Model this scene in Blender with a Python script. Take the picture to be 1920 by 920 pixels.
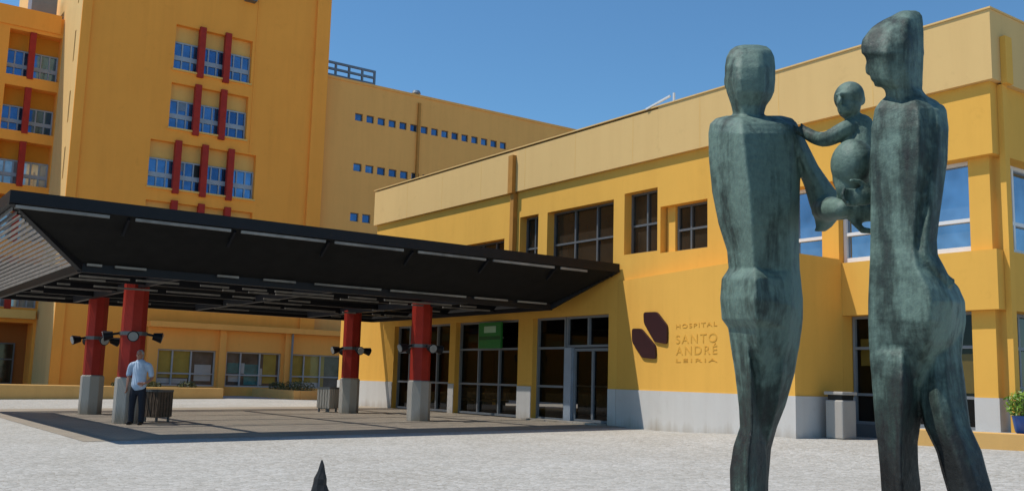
import bpy, bmesh, math, random
import numpy as np
from mathutils import Vector, Matrix
random.seed(7)
sc = bpy.context.scene
col = sc.collection
for o in list(bpy.data.objects): bpy.data.objects.remove(o)

# ------------------------------------------------------------------ camera
CAM = np.array([0.0, 0.0, 1.2])
FPX = 1829.91
YAW, PITCH, ROLL = 0.621222144, 0.137501334, 0.0271444623
_f = np.array([math.sin(YAW)*math.cos(PITCH), math.cos(YAW)*math.cos(PITCH), math.sin(PITCH)])
_r = np.array([math.cos(YAW), -math.sin(YAW), 0.0]); _u = np.cross(_r, _f)
CR = math.cos(ROLL)*_r + math.sin(ROLL)*_u
CU = -math.sin(ROLL)*_r + math.cos(ROLL)*_u
cd = bpy.data.cameras.new('camera'); cam = bpy.data.objects.new('camera', cd); col.objects.link(cam)
cd.sensor_width = 36.0; cd.lens = FPX/1920*36.0; cd.clip_end = 4000; cd.clip_start = 0.05
M = Matrix.Identity(4)
for i in range(3):
    M[i][0] = CR[i]; M[i][1] = CU[i]; M[i][2] = -_f[i]; M[i][3] = CAM[i]
cam.matrix_world = M
sc.camera = cam

# ------------------------------------------------------------------ light
SUN = Vector((-0.45, 0.30, 1.0)).normalized()
w = bpy.data.worlds.new('World'); sc.world = w; w.use_nodes = True
nt = w.node_tree; bg = nt.nodes['Background']
sky = nt.nodes.new('ShaderNodeTexSky'); sky.sky_type = 'NISHITA'; sky.sun_disc = False
sky.sun_elevation = math.asin(SUN.z); sky.sun_rotation = math.atan2(SUN.x, SUN.y)
sky.air_density = 1.0; sky.dust_density = 0.0; sky.ozone_density = 7.0; sky.altitude = 100
mxs = nt.nodes.new('ShaderNodeMix'); mxs.data_type = 'RGBA'; mxs.blend_type = 'MULTIPLY'; mxs.inputs[0].default_value = 1.0; mxs.inputs[7].default_value = (0.77, 1.0, 1.0, 1)
nt.links.new(sky.outputs[0], mxs.inputs[6]); nt.links.new(mxs.outputs[2], bg.inputs[0]); bg.inputs[1].default_value = 0.097
sl = bpy.data.lights.new('sun', 'SUN'); sl.energy = 3.05; sl.angle = math.radians(0.5); sl.color = (1.0, 0.95, 0.87)
so = bpy.data.objects.new('sun', sl); col.objects.link(so)
so.rotation_euler = SUN.to_track_quat('Z', 'Y').to_euler()
sc.view_settings.view_transform = 'Standard'; sc.view_settings.look = 'None'
sc.view_settings.exposure = 0.45; sc.view_settings.gamma = 1.0
sc.render.engine = 'CYCLES'

# ------------------------------------------------------------------ materials
def new_mat(name):
    m = bpy.data.materials.new(name); m.use_nodes = True
    return m, m.node_tree, m.node_tree.nodes['Principled BSDF']
def coords(n):
    t = n.nodes.new('ShaderNodeTexCoord'); return t.outputs['Object']
def noise(n, scale, detail=4, rough=0.6, vec=None, stretch=None):
    t = n.nodes.new('ShaderNodeTexNoise'); t.inputs['Scale'].default_value = scale
    t.inputs['Detail'].default_value = detail; t.inputs['Roughness'].default_value = rough
    v = vec if vec is not None else n.nodes.new('ShaderNodeNewGeometry').outputs['Position']
    if stretch:
        mp = n.nodes.new('ShaderNodeMapping'); mp.inputs['Scale'].default_value = stretch
        n.links.new(v, mp.inputs['Vector']); v = mp.outputs['Vector']
    n.links.new(v, t.inputs['Vector']); return t.outputs['Fac']
def ramp(n, fac, stops):
    r = n.nodes.new('ShaderNodeValToRGB'); e = r.color_ramp.elements
    e[0].position, e[0].color = stops[0][0], (*stops[0][1], 1)
    e[1].position, e[1].color = stops[-1][0], (*stops[-1][1], 1)
    for p, c in stops[1:-1]:
        k = e.new(p); k.color = (*c, 1)
    n.links.new(fac, r.inputs[0]); return r.outputs[0]
def mixc(n, fac, a, b, mode='MIX'):
    m = n.nodes.new('ShaderNodeMix'); m.data_type = 'RGBA'; m.blend_type = mode
    if isinstance(fac, float): m.inputs[0].default_value = fac
    else: n.links.new(fac, m.inputs[0])
    for s, v in ((6, a), (7, b)):
        if isinstance(v, tuple): m.inputs[s].default_value = (*v, 1)
        else: n.links.new(v, m.inputs[s])
    return m.outputs[2]
def bump(n, b, fac, dist, strength=0.5):
    k = n.nodes.new('ShaderNodeBump'); k.inputs['Distance'].default_value = dist; k.inputs['Strength'].default_value = strength
    n.links.new(fac, k.inputs['Height']); n.links.new(k.outputs[0], b.inputs['Normal'])
def scl(c, k): return tuple(min(1.0, v*k) for v in c)

def stucco(name, c, var=0.07, rough=0.9, streak=0.955, dirt=False):
    m, n, b = new_mat(name)
    f1 = noise(n, 0.35, 6, 0.7); f2 = noise(n, 1.0, 5, 0.65, stretch=(1.7, 1.7, 0.14)); f3 = noise(n, 60, 3); f4 = noise(n, 2.2, 6, 0.75)
    c1 = ramp(n, f1, [(0.3, scl(c, 1-var)), (0.7, scl(c, 1+var))])
    c1 = mixc(n, 1.0, c1, ramp(n, f2, [(0.36, (streak, streak*.99, streak*.985)), (0.56, (1, 1, 1))]), 'MULTIPLY')
    c1 = mixc(n, 1.0, c1, ramp(n, f4, [(0.26, (0.92, 0.91, 0.90)), (0.42, (1, 1, 1))]), 'MULTIPLY')
    if dirt:
        p = n.nodes.new('ShaderNodeNewGeometry').outputs['Position']; sx = n.nodes.new('ShaderNodeSeparateXYZ'); n.links.new(p, sx.inputs[0])
        ad = n.nodes.new('ShaderNodeMath'); ad.operation = 'MULTIPLY_ADD'; ad.inputs[1].default_value = 1.1; n.links.new(f2, ad.inputs[0]); n.links.new(sx.outputs[2], ad.inputs[2])
        c1 = mixc(n, 1.0, c1, ramp(n, ad.outputs[0], [(0.40, (0.70, 0.64, 0.56)), (0.82, (1, 1, 1))]), 'MULTIPLY')
    n.links.new(c1, b.inputs['Base Color']); b.inputs['Roughness'].default_value = rough
    b.inputs['Specular IOR Level'].default_value = 0.2
    bump(n, b, f3, 0.006, 0.35)
    return m
def plain(name, c, rough=0.6, metal=0.0, var=0.06, scale=6.0, spec=0.4):
    m, n, b = new_mat(name)
    f = noise(n, scale, 4)
    n.links.new(ramp(n, f, [(0.3, scl(c, 1-var)), (0.7, scl(c, 1+var))]), b.inputs['Base Color'])
    b.inputs['Roughness'].default_value = rough; b.inputs['Metallic'].default_value = metal
    b.inputs['Specular IOR Level'].default_value = spec
    return m
def mirror_glass(name, c, metal, rough=0.06, waves=0.004):
    m, n, b = new_mat(name)
    inf = n.nodes.new('ShaderNodeObjectInfo')
    f = noise(n, 1.3, 2)
    cc = ramp(n, f, [(0.3, scl(c, 0.75)), (0.7, scl(c, 1.2))])
    cc = mixc(n, 1.0, cc, ramp(n, inf.outputs['Random'], [(0.0, (0.55, 0.6, 0.68)), (0.55, (0.95, 0.95, 0.95)), (1.0, (1.35, 1.3, 1.2))]), 'MULTIPLY')
    n.links.new(cc, b.inputs['Base Color']); b.inputs['Metallic'].default_value = metal
    b.inputs['Roughness'].default_value = rough
    bump(n, b, noise(n, 0.9, 2), waves*10, 0.12)
    return m
def clear_glass(name, tint, keep=0.75):
    m = bpy.data.materials.new(name); m.use_nodes = True; n = m.node_tree; n.nodes.clear()
    out = n.nodes.new('ShaderNodeOutputMaterial'); mx = n.nodes.new('ShaderNodeMixShader')
    tr = n.nodes.new('ShaderNodeBsdfTransparent'); gl = n.nodes.new('ShaderNodeBsdfGlossy')
    tr.inputs[0].default_value = (*tint, 1); gl.inputs['Roughness'].default_value = 0.03
    lw_ = n.nodes.new('ShaderNodeLayerWeight'); lw_.inputs[0].default_value = 0.5
    pw = n.nodes.new('ShaderNodeMath'); pw.operation = 'POWER'; pw.inputs[1].default_value = 4.5; n.links.new(lw_.outputs['Facing'], pw.inputs[0])
    fr = n.nodes.new('ShaderNodeMath'); fr.operation = 'MULTIPLY_ADD'; fr.inputs[1].default_value = 0.7; fr.inputs[2].default_value = 0.03; n.links.new(pw.outputs[0], fr.inputs[0])
    n.links.new(fr.outputs[0], mx.inputs[0]); n.links.new(tr.outputs[0], mx.inputs[1]); n.links.new(gl.outputs[0], mx.inputs[2])
    n.links.new(mx.outputs[0], out.inputs[0]); return m

def ground_mat():
    m, n, b = new_mat('pale_limestone_setts')
    pos = n.nodes.new('ShaderNodeNewGeometry').outputs['Position']
    v = n.nodes.new('ShaderNodeTexVoronoi'); v.inputs['Scale'].default_value = 12.5; v.inputs['Randomness'].default_value = 0.75; n.links.new(pos, v.inputs['Vector'])
    e = n.nodes.new('ShaderNodeTexVoronoi'); e.feature = 'DISTANCE_TO_EDGE'; e.inputs['Scale'].default_value = 12.5; e.inputs['Randomness'].default_value = 0.75; n.links.new(pos, e.inputs['Vector'])
    sep = n.nodes.new('ShaderNodeSeparateColor'); n.links.new(v.outputs['Color'], sep.inputs[0])
    c = ramp(n, sep.outputs[0], [(0.0, (0.37, 0.36, 0.33)), (0.5, (0.445, 0.433, 0.40)), (1.0, (0.50, 0.487, 0.455))])
    c = mixc(n, 1.0, c, ramp(n, e.outputs[0], [(0.02, (0.74, 0.71, 0.67)), (0.08, (1, 1, 1))]), 'MULTIPLY')
    c = mixc(n, 1.0, c, ramp(n, noise(n, 0.45, 6, 0.7), [(0.32, (0.90, 0.885, 0.86)), (0.62, (1.02, 1.02, 1.02))]), 'MULTIPLY')
    c = mixc(n, 1.0, c, ramp(n, noise(n, 5.0, 4, 0.7), [(0.28, (0.80, 0.78, 0.75)), (0.44, (1, 1, 1))]), 'MULTIPLY')
    n.links.new(c, b.inputs['Base Color']); b.inputs['Roughness'].default_value = 0.95; b.inputs['Specular IOR Level'].default_value = 0.1
    bump(n, b, e.outputs[0], 0.03, 0.35)
    return m
def paving_mat():
    m, n, b = new_mat('tan_paving')
    tc = n.nodes.new('ShaderNodeNewGeometry').outputs['Position']
    br = n.nodes.new('ShaderNodeTexBrick'); br.inputs['Scale'].default_value = 1.6
    br.inputs['Color1'].default_value = (0.33, 0.275, 0.21, 1); br.inputs['Color2'].default_value = (0.28, 0.24, 0.185, 1)
    br.inputs['Mortar'].default_value = (0.19, 0.17, 0.14, 1); br.inputs['Mortar Size'].default_value = 0.012
    n.links.new(tc, br.inputs['Vector'])
    c = mixc(n, 1.0, br.outputs[0], ramp(n, noise(n, 0.6, 5), [(0.3, (0.85, 0.85, 0.86)), (0.7, (1.08, 1.07, 1.05))]), 'MULTIPLY')
    n.links.new(c, b.inputs['Base Color']); b.inputs['Roughness'].default_value = 0.8
    return m
def bronze_mat(name='patinated_bronze', age=0.0):
    m, n, b = new_mat(name)
    pos = n.nodes.new('ShaderNodeNewGeometry').outputs['Position']
    big = noise(n, 2.6, 5, 0.68); st = noise(n, 3.0, 5, 0.7, stretch=(3.4, 3.4, 0.45)); fine = noise(n, 28, 5, 0.72)
    # greener towards the top of the casting, browner near the feet (wear, fixed to the bronze)
    sx = n.nodes.new('ShaderNodeSeparateXYZ'); n.links.new(pos, sx.inputs[0])
    mr = n.nodes.new('ShaderNodeMapRange'); mr.inputs[1].default_value = 0.85; mr.inputs[2].default_value = 1.35
    mr.inputs[3].default_value = -0.36+age; mr.inputs[4].default_value = -0.02+age
    n.links.new(sx.outputs[2], mr.inputs[0])
    a = n.nodes.new('ShaderNodeMath'); a.operation = 'ADD'; n.links.new(big, a.inputs[0]); n.links.new(mr.outputs[0], a.inputs[1])
    a2 = n.nodes.new('ShaderNodeMath'); a2.operation = 'MULTIPLY_ADD'; a2.inputs[1].default_value = 0.75
    n.links.new(st, a2.inputs[0]); n.links.new(a.outputs[0], a2.inputs[2])
    c = ramp(n, a2.outputs[0], [(0.42, (0.011, 0.0105, 0.010)), (0.57, (0.023, 0.025, 0.0235)), (0.72, (0.036, 0.056, 0.047)), (0.91, (0.128, 0.192, 0.160))])
    c = mixc(n, 1.0, c, ramp(n, fine, [(0.3, (0.72, 0.72, 0.74)), (0.65, (1.12, 1.12, 1.1))]), 'MULTIPLY')
    n.links.new(c, b.inputs['Base Color'])
    b.inputs['Metallic'].default_value = 0.05
    n.links.new(ramp(n, fine, [(0.3, (0.48,)*3), (0.7, (0.7,)*3)]), b.inputs['Roughness'])
    b.inputs['Specular IOR Level'].default_value = 0.3
    bump(n, b, noise(n, 24, 5, 0.7), 0.010, 0.6)
    return m
def leaf_mat(name, c):
    m, n, b = new_mat(name)
    f = noise(n, 14, 2)
    n.links.new(ramp(n, f, [(0.3, scl(c, 0.6)), (0.7, scl(c, 1.35))]), b.inputs['Base Color'])
    b.inputs['Roughness'].default_value = 0.5
    return m

OCHRE = (0.78, 0.42, 0.078)
MT = {}
MT['ochre'] = stucco('ochre_render', OCHRE, 0.04)
MT['tower'] = stucco('orange_ochre_render', (0.95, 0.385, 0.064), 0.03)
MT['shopwall'] = stucco('warm_orange_render', (0.92, 0.43, 0.10), 0.03)
MT['farblock'] = stucco('faded_orange_render', (0.84, 0.43, 0.125), 0.03)
MT['tower_sunlit_side'] = stucco('sunlit_orange_render', (0.80, 0.53, 0.215), 0.03)  # tower render made paler: sunlight on the side face put into its colour
MT['parapet'] = stucco('pale_ochre_cladding', (0.715, 0.475, 0.195), 0.02, streak=0.97)
MT['wallcap'] = stucco('sand_render', (0.72, 0.42, 0.14), 0.05)
MT['base'] = stucco('off_white_stone', (0.57, 0.55, 0.52), 0.05, dirt=True)
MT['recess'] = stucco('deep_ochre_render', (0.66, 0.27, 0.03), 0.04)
MT['panel'] = stucco('light_ochre_panel', (0.78, 0.47, 0.14), 0.03)
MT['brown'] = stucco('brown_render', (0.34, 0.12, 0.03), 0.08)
MT['red'] = plain('red_paint', (0.36, 0.025, 0.014), 0.55, 0, 0.12, 3, 0.25)
MT['pedestal'] = stucco('grey_stone', (0.42, 0.39, 0.345), 0.08, dirt=True)
MT['black'] = plain('black_steel', (0.007, 0.008, 0.011), 0.5, 0, 0.15, 4, 0.25)
MT['fin'] = plain('charcoal_louvre', (0.011, 0.0105, 0.010), 0.75, 0, 0.2, 3, 0.15)
MT['finlit'] = plain('sunlit_grey_louvre', (0.17, 0.16, 0.15), 0.65, 0, 0.2, 3, 0.2)  # paler copy of the louvre colour, with sunlight on the left end painted in
MT['tube'] = plain('pale_light_slit', (0.21, 0.20, 0.18), 0.7, 0.0, 0.4, 1.5)  # grey standing in for slits of light under the canopy
MT['alu'] = plain('grey_aluminium', (0.20, 0.215, 0.23), 0.5, 0.1, 0.06, 3)
MT['alublue'] = plain('blue_grey_aluminium', (0.33, 0.38, 0.44), 0.45, 0.1, 0.08, 3)
MT['blueblind'] = plain('blue_grey_blind', (0.16, 0.24, 0.34), 0.7, 0, 0.08, 4)
MT['alushop'] = plain('light_grey_aluminium', (0.42, 0.41, 0.40), 0.5, 0, 0.06, 3)
MT['teal'] = plain('teal_print', (0.08, 0.30, 0.30), 0.6, 0, 0.3, 2)
MT['aludark'] = plain('dark_grey_aluminium', (0.13, 0.135, 0.14), 0.45, 0.2, 0.06, 3)
MT['white'] = plain('white_aluminium', (0.72, 0.72, 0.72), 0.5, 0, 0.04, 3)
MT['blueglass'] = mirror_glass('blue_reflective_glass', (0.10, 0.20, 0.36), 0.75)
MT['skyglass'] = mirror_glass('sky_blue_reflective_glass', (0.26, 0.34, 0.44), 0.85)
MT['darkglass'] = mirror_glass('dark_brown_glass', (0.045, 0.038, 0.030), 0.5)
MT['paleglass'] = mirror_glass('grey_glass', (0.42, 0.47, 0.50), 0.5)
MT['clear'] = clear_glass('tinted_door_glass', (0.45, 0.43, 0.40))
MT['shopglass'] = clear_glass('shop_glass', (0.75, 0.76, 0.74))
MT['blind'] = plain('olive_blind', (0.62, 0.45, 0.10), 0.8, 0, 0.1, 2)
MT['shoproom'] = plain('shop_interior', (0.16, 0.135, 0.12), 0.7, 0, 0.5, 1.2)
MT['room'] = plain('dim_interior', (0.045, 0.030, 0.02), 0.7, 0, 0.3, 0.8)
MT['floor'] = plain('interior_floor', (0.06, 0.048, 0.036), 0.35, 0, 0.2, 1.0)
MT['green'] = plain('green_sign', (0.02, 0.19, 0.035), 0.45, 0, 0.06, 3)
MT['greend'] = plain('dark_green_sign', (0.010, 0.085, 0.02), 0.45, 0, 0.06, 3)
MT['signw'] = plain('pale_green_print', (0.38, 0.55, 0.36), 0.5, 0, 0.06, 3)
MT['maroon'] = plain('maroon_metal', (0.034, 0.010, 0.012), 0.5, 0, 0.12, 6)
MT['letter'] = plain('bronze_letters', (0.69, 0.365, 0.062), 0.7, 0, 0.1, 8, 0.1)
MT['gutter'] = plain('ochre_painted_pipe', (0.44, 0.20, 0.035), 0.7, 0, 0.08, 3)
MT['wood'] = plain('weathered_wood', (0.12, 0.085, 0.06), 0.8, 0, 0.3, 8)
MT['lens'] = plain('floodlight_glass', (0.30, 0.31, 0.31), 0.2, 0.1, 0.1, 8)
MT['steelblue'] = plain('blue_grey_steel', (0.16, 0.21, 0.27), 0.5, 0.1, 0.1, 2)
MT['bluepot'] = plain('blue_glazed_pot', (0.02, 0.085, 0.33), 0.3, 0, 0.1, 6)
MT['leaf'] = leaf_mat('fresh_green_leaf', (0.15, 0.26, 0.02))
MT['leafo'] = leaf_mat('olive_leaf', (0.085, 0.095, 0.025))
MT['soil'] = plain('dark_soil', (0.05, 0.035, 0.025), 0.95)
MT['skin'] = plain('skin', (0.42, 0.20, 0.13), 0.55, 0, 0.05, 20)
MT['shirt'] = plain('pale_blue_cotton', (0.46, 0.56, 0.70), 0.9, 0, 0.08, 10)
MT['trousers'] = plain('navy_trousers', (0.018, 0.020, 0.030), 0.85, 0, 0.15, 10)
MT['hair'] = plain('grey_hair', (0.34, 0.32, 0.30), 0.8, 0, 0.15, 40)
MT['shoe'] = plain('black_leather', (0.012, 0.012, 0.012), 0.4)
MT['eye'] = plain('dark_eye', (0.02, 0.015, 0.012), 0.3)
MT['bronze'] = bronze_mat(); MT['bronze_green'] = bronze_mat('greener_bronze', 0.05); MT['bronze_brown'] = bronze_mat('browner_bronze', -0.06)
MT['darkbronze'] = plain('blackened_bronze', (0.016, 0.015, 0.015), 0.6, 0.1, 0.3, 9)
MT['plinth'] = stucco('grey_granite', (0.33, 0.32, 0.31), 0.08)
MT['ground'] = ground_mat(); MT['paving'] = paving_mat()
MT['bin'] = stucco('pebbled_concrete', (0.40, 0.37, 0.33), 0.12)

# ------------------------------------------------------------------ mesh helpers
class MB:
    def __init__(s): s.v = []; s.f = []
    def add(s, vs, fs):
        k = len(s.v); s.v += [tuple(map(float, p)) for p in vs]; s.f += [tuple(i+k for i in f) for f in fs]; return s
    def quad(s, a, b, c, d): return s.add([a, b, c, d], [(0, 1, 2, 3)])
    def box(s, x0, x1, y0, y1, z0, z1):
        if x0 > x1: x0, x1 = x1, x0
        if y0 > y1: y0, y1 = y1, y0
        v = [(x, y, z) for z in (z0, z1) for y in (y0, y1) for x in (x0, x1)]
        return s.add(v, [(0, 2, 3, 1), (4, 5, 7, 6), (0, 1, 5, 4), (2, 6, 7, 3), (0, 4, 6, 2), (1, 3, 7, 5)])
    def obox(s, o, ax, ay, az, x0, x1, y0, y1, z0, z1):
        o, ax, ay, az = map(np.array, (o, ax, ay, az))
        v = [tuple(o+ax*x+ay*y+az*z) for z in (z0, z1) for y in (y0, y1) for x in (x0, x1)]
        return s.add(v, [(0, 2, 3, 1), (4, 5, 7, 6), (0, 1, 5, 4), (2, 6, 7, 3), (0, 4, 6, 2), (1, 3, 7, 5)])
    def bar(s, a, b, w, h=None, up=(0, 0, 1)):
        h = h or w; a = np.array(a, float); b = np.array(b, float); d = b-a; L = np.linalg.norm(d); d /= L
        u = np.array(up, float)
        if abs(d@u) > 0.99: u = np.array((0, 1, 0.))
        x = np.cross(d, u); x /= np.linalg.norm(x); y = np.cross(x, d)
        return s.obox(a, x, d, y, -w/2, w/2, 0, L, -h/2, h/2)
    def prism(s, poly, z0, z1):
        n = len(poly); v = [(x, y, z0) for x, y in poly]+[(x, y, z1) for x, y in poly]
        a = sum(poly[i][0]*poly[(i+1) % n][1]-poly[(i+1) % n][0]*poly[i][1] for i in range(n))
        fs = [tuple(range(n-1, -1, -1)), tuple(range(n, 2*n))]+[(i, (i+1) % n, n+(i+1) % n, n+i) for i in range(n)]
        if a < 0: fs = [tuple(reversed(f)) for f in fs]
        return s.add(v, fs)
    def ngon_col(s, cx, cy, r0, r1, z0, z1, n=8, rot=None):
        rot = math.pi/n if rot is None else rot
        v = [(cx+r*math.cos(rot+2*math.pi*i/n), cy+r*math.sin(rot+2*math.pi*i/n), z) for r, z in ((r0, z0), (r1, z1)) for i in range(n)]
        fs = [tuple(range(n-1, -1, -1)), tuple(range(n, 2*n))]+[(i, (i+1) % n, n+(i+1) % n, n+i) for i in range(n)]
        return s.add(v, fs)
    def cyl(s, a, b, r0, r1=None, n=14):
        r1 = r0 if r1 is None else r1
        a = np.array(a, float); b = np.array(b, float); d = b-a; d /= np.linalg.norm(d)
        u = np.array((0, 0, 1.)) if abs(d[2]) < 0.9 else np.array((1., 0, 0))
        x = np.cross(d, u); x /= np.linalg.norm(x); y = np.cross(d, x)
        v = [tuple(c+r*(math.cos(2*math.pi*i/n)*x+math.sin(2*math.pi*i/n)*y)) for c, r in ((a, r0), (b, r1)) for i in range(n)]
        return s.add(v, [tuple(range(n)), tuple(range(2*n-1, n-1, -1))]+[(n+i, n+(i+1) % n, (i+1) % n, i) for i in range(n)])
    def lathe(s, cx, cy, prof, n=20):
        k = len(prof)
        v = [(cx+r*math.cos(2*math.pi*i/n), cy+r*math.sin(2*math.pi*i/n), z) for r, z in prof for i in range(n)]
        fs = [(j*n+i, j*n+(i+1) % n, (j+1)*n+(i+1) % n, (j+1)*n+i) for j in range(k-1) for i in range(n)]
        fs += [tuple(range(n-1, -1, -1)), tuple(range((k-1)*n, k*n))]
        return s.add(v, fs)

def wall_panel(mb, fn, u0, u1, z0, z1, holes, depth):
    """fn(u, z, d) -> point; d = distance behind the face. Face with openings and their reveals."""
    us = sorted({u0, u1, *[h[0] for h in holes], *[h[1] for h in holes]}); zs = sorted({z0, z1, *[h[2] for h in holes], *[h[3] for h in holes]})
    us = [u for u in us if u0-1e-6 <= u <= u1+1e-6]; zs = [z for z in zs if z0-1e-6 <= z <= z1+1e-6]
    def inh(u, z): return any(h[0] < u < h[1] and h[2] < z < h[3] for h in holes)
    for a, b in zip(us, us[1:]):
        for c, d in zip(zs, zs[1:]):
            if not inh((a+b)/2, (c+d)/2): mb.quad(fn(a, c, 0), fn(b, c, 0), fn(b, d, 0), fn(a, d, 0))
    for h in holes:
        a, b, c, d = h[:4]; D = h[4] if len(h) > 4 else depth; skip = h[5] if len(h) > 5 else ''
        if 'a' not in skip: mb.quad(fn(a, c, 0), fn(a, d, 0), fn(a, d, D), fn(a, c, D))
        if 'b' not in skip: mb.quad(fn(b, c, 0), fn(b, c, D), fn(b, d, D), fn(b, d, 0))
        mb.quad(fn(a, d, 0), fn(b, d, 0), fn(b, d, D), fn(a, d, D))
        mb.quad(fn(a, c, 0), fn(a, c, D), fn(b, c, D), fn(b, c, 0))

WL = {}
def tag(o, label=None, cat=None, group=None, kind=None):
    if label: o['label'] = label
    if cat: o['category'] = cat
    if group: o['group'] = group
    if kind: o['kind'] = kind
    return o
def thing(name, label, cat, loc=(0, 0, 0), group=None):
    o = bpy.data.objects.new(name, None); col.objects.link(o); o.location = loc; o.empty_display_size = 0.2
    WL[o.name] = np.array(loc, float); return tag(o, label, cat, group, 'thing')
def build(name, mb, mat, parent=None, loc=None, smooth=False, bevel=0.0, angle=35):
    base = WL[parent.name] if parent is not None else np.array(loc if loc is not None else (0, 0, 0), float)
    me = bpy.data.meshes.new(name)
    me.from_pydata([tuple(np.array(p)-base) for p in mb.v], [], mb.f); me.validate(); me.update()
    bm = bmesh.new(); bm.from_mesh(me)
    if smooth or bevel: bmesh.ops.remove_doubles(bm, verts=bm.verts, dist=1e-5)
    bmesh.ops.recalc_face_normals(bm, faces=bm.faces)
    bm.to_mesh(me); bm.free()
    me.materials.append(MT[mat])
    o = bpy.data.objects.new(name, me); col.objects.link(o)
    if smooth:
        me.shade_smooth()
        try: me.set_sharp_from_angle(angle=math.radians(angle))
        except Exception: pass
    if bevel:
        bv = o.modifiers.new('bevel', 'BEVEL'); bv.width = bevel; bv.segments = 2; bv.limit_method = 'ANGLE'
    WL[o.name] = base
    if parent is not None: o.parent = parent
    else: o.location = base
    return o
def voxel(name, mb, mat, size, parent=None, loc=None, smooth_it=2, keep=None):
    """closed pieces fused into one continuous surface"""
    base = WL[parent.name] if parent is not None else np.array(loc, float)
    me = bpy.data.meshes.new(name); me.from_pydata([tuple(np.array(p)-base) for p in mb.v], [], mb.f); me.validate(); me.update()
    bm = bmesh.new(); bm.from_mesh(me); bmesh.ops.recalc_face_normals(bm, faces=bm.faces); bm.to_mesh(me); bm.free()
    t = bpy.data.objects.new('tmp', me); col.objects.link(t)
    r = t.modifiers.new('r', 'REMESH'); r.mode = 'VOXEL'; r.voxel_size = size
    if smooth_it:
        s = t.modifiers.new('s', 'SMOOTH'); s.factor = 0.5; s.iterations = smooth_it
    dg = bpy.context.evaluated_depsgraph_get()
    nm = bpy.data.meshes.new_from_object(t.evaluated_get(dg)); nm.name = name
    bpy.data.objects.remove(t)
    nm.materials.clear(); nm.materials.append(MT[mat]); nm.shade_smooth()
    o = bpy.data.objects.new(name, nm); col.objects.link(o); WL[o.name] = base
    if parent is not None: o.parent = parent
    else: o.location = base
    return o
def structure(o): o['kind'] = 'structure'; return o

# ------------------------------------------------------------------ ground
def sstep(a, b, x):
    t = min(1, max(0, (x-a)/(b-a))); return t*t*(3-2*t)
def gz(x, y):
    z = -0.014*(19-min(19, max(-25, x)))
    z += 0.17*sstep(19.5, 14.0, y)*sstep(13.5, 17.0, x)*sstep(-5, 8, y)
    return z
xs = [-600, -200, -80, -40, -25]+[i*1.0 for i in range(-20, 31)]+[40, 80, 200, 600]
ys = [-600, -200, -80, -30, -10]+[i*1.0 for i in range(-6, 41)]+[50, 80, 200, 600]
g = MB(); nx = len(xs)
g.v = [(x, y, gz(x, y)) for y in ys for x in xs]
g.f = [(j*nx+i, j*nx+i+1, (j+1)*nx+i+1, (j+1)*nx+i) for j in range(len(ys)-1) for i in range(nx-1)]
structure(build('ground', g, 'ground', smooth=True))
pv = MB()
px_ = [4.6+i*0.8 for i in range(18)]+[18.98]; py_ = [20.6, 24, 28, 32, 36.6]; n_ = len(px_)
pv.v = [(x, y, gz(x, y)+0.006) for y in py_ for x in px_]
pv.f = [(j*n_+i, j*n_+i+1, (j+1)*n_+i+1, (j+1)*n_+i) for j in range(len(py_)-1) for i in range(n_-1)]
structure(build('paving', pv, 'paving', smooth=True))
tr = MB().prism([(18.22, 11.75), (19.30, 8.62), (20.6, 4.6), (42, 4.6), (42, 9.9), (19.50, 9.9), (19.50, 11.80), (18.26, 11.80)], -0.4, 0.46)
structure(build('terrace', tr, 'ground'))

# ------------------------------------------------------------------ windows
def window(parent, fn, u0, u1, z0, z1, d, glass, frame, vs, hs, fw=0.06, fd=0.07, rails=(), name='window'):
    """glass pane at depth d as the part, frame as its sub-part. vs/hs: fractions of mullions and transoms; rails: (z0,z1) fractions"""
    gl = MB().quad(fn(u0, z0, d), fn(u1, z0, d), fn(u1, z1, d), fn(u0, z1, d))
    o = build(name, gl, glass, parent)
    fr = MB()
    def blk(a, b, c, e, dd=0.0):
        p = [fn(x, z, q) for q in (d-fd-dd, d-0.004) for z in (c, e) for x in (a, b)]
        fr.add(p, [(0, 2, 3, 1), (4, 5, 7, 6), (0, 1, 5, 4), (2, 6, 7, 3), (0, 4, 6, 2), (1, 3, 7, 5)])
    W, Hh = u1-u0, z1-z0
    blk(u0, u1, z0, z0+fw); blk(u0, u1, z1-fw, z1); blk(u0, u0+fw, z0+fw, z1-fw); blk(u1-fw, u1, z0+fw, z1-fw)
    for v in vs: blk(u0+W*v-fw/2, u0+W*v+fw/2, z0+fw, z1-fw, 0.002)
    for h in hs: blk(u0+fw, u1-fw, z0+Hh*h-fw/2, z0+Hh*h+fw/2, 0.005)
    for a, b in rails: blk(u0+fw, u1-fw, z0+Hh*a, z0+Hh*b, 0.008)
    build('frame', fr, frame, o)
    return o

# ------------------------------------------------------------------ ward tower
TY, TX0, TX1, TZ = 52.0, 9.9, 23.35, 31.0
tower = thing('hospital_tower', 'tall orange ward tower with rows of blue windows between red posts, cut by top edge', 'building', (16.6, 58, 0))
fy = lambda Y: (lambda u, z, d: (u, Y+d, z))
tf = fy(TY)
rows = [(14.52, 18.80, 17.33, 19.80, 3), (14.50, 18.76, 14.10, 16.55, 3), (13.64, 19.42, 10.80, 13.30, 4), (13.64, 19.42, 7.50, 10.05, 4)]
REC = 0.34
holes = [(a, b, c, e) for a, b, c, e, k in rows]
mb = MB(); wall_panel(mb, tf, TX0, TX1, -0.4, TZ, holes, REC)
mb.quad((TX1, TY, -0.4), (TX1, 75, -0.4), (TX1, 75, TZ), (TX1, TY, TZ)); mb.quad((TX0, 75, -0.4), (TX0, 75, TZ), (TX1, 75, TZ), (TX1, 75, -0.4))
mb.quad((TX0, TY, TZ), (TX1, TY, TZ), (TX1, 75, TZ), (TX0, 75, TZ))
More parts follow.
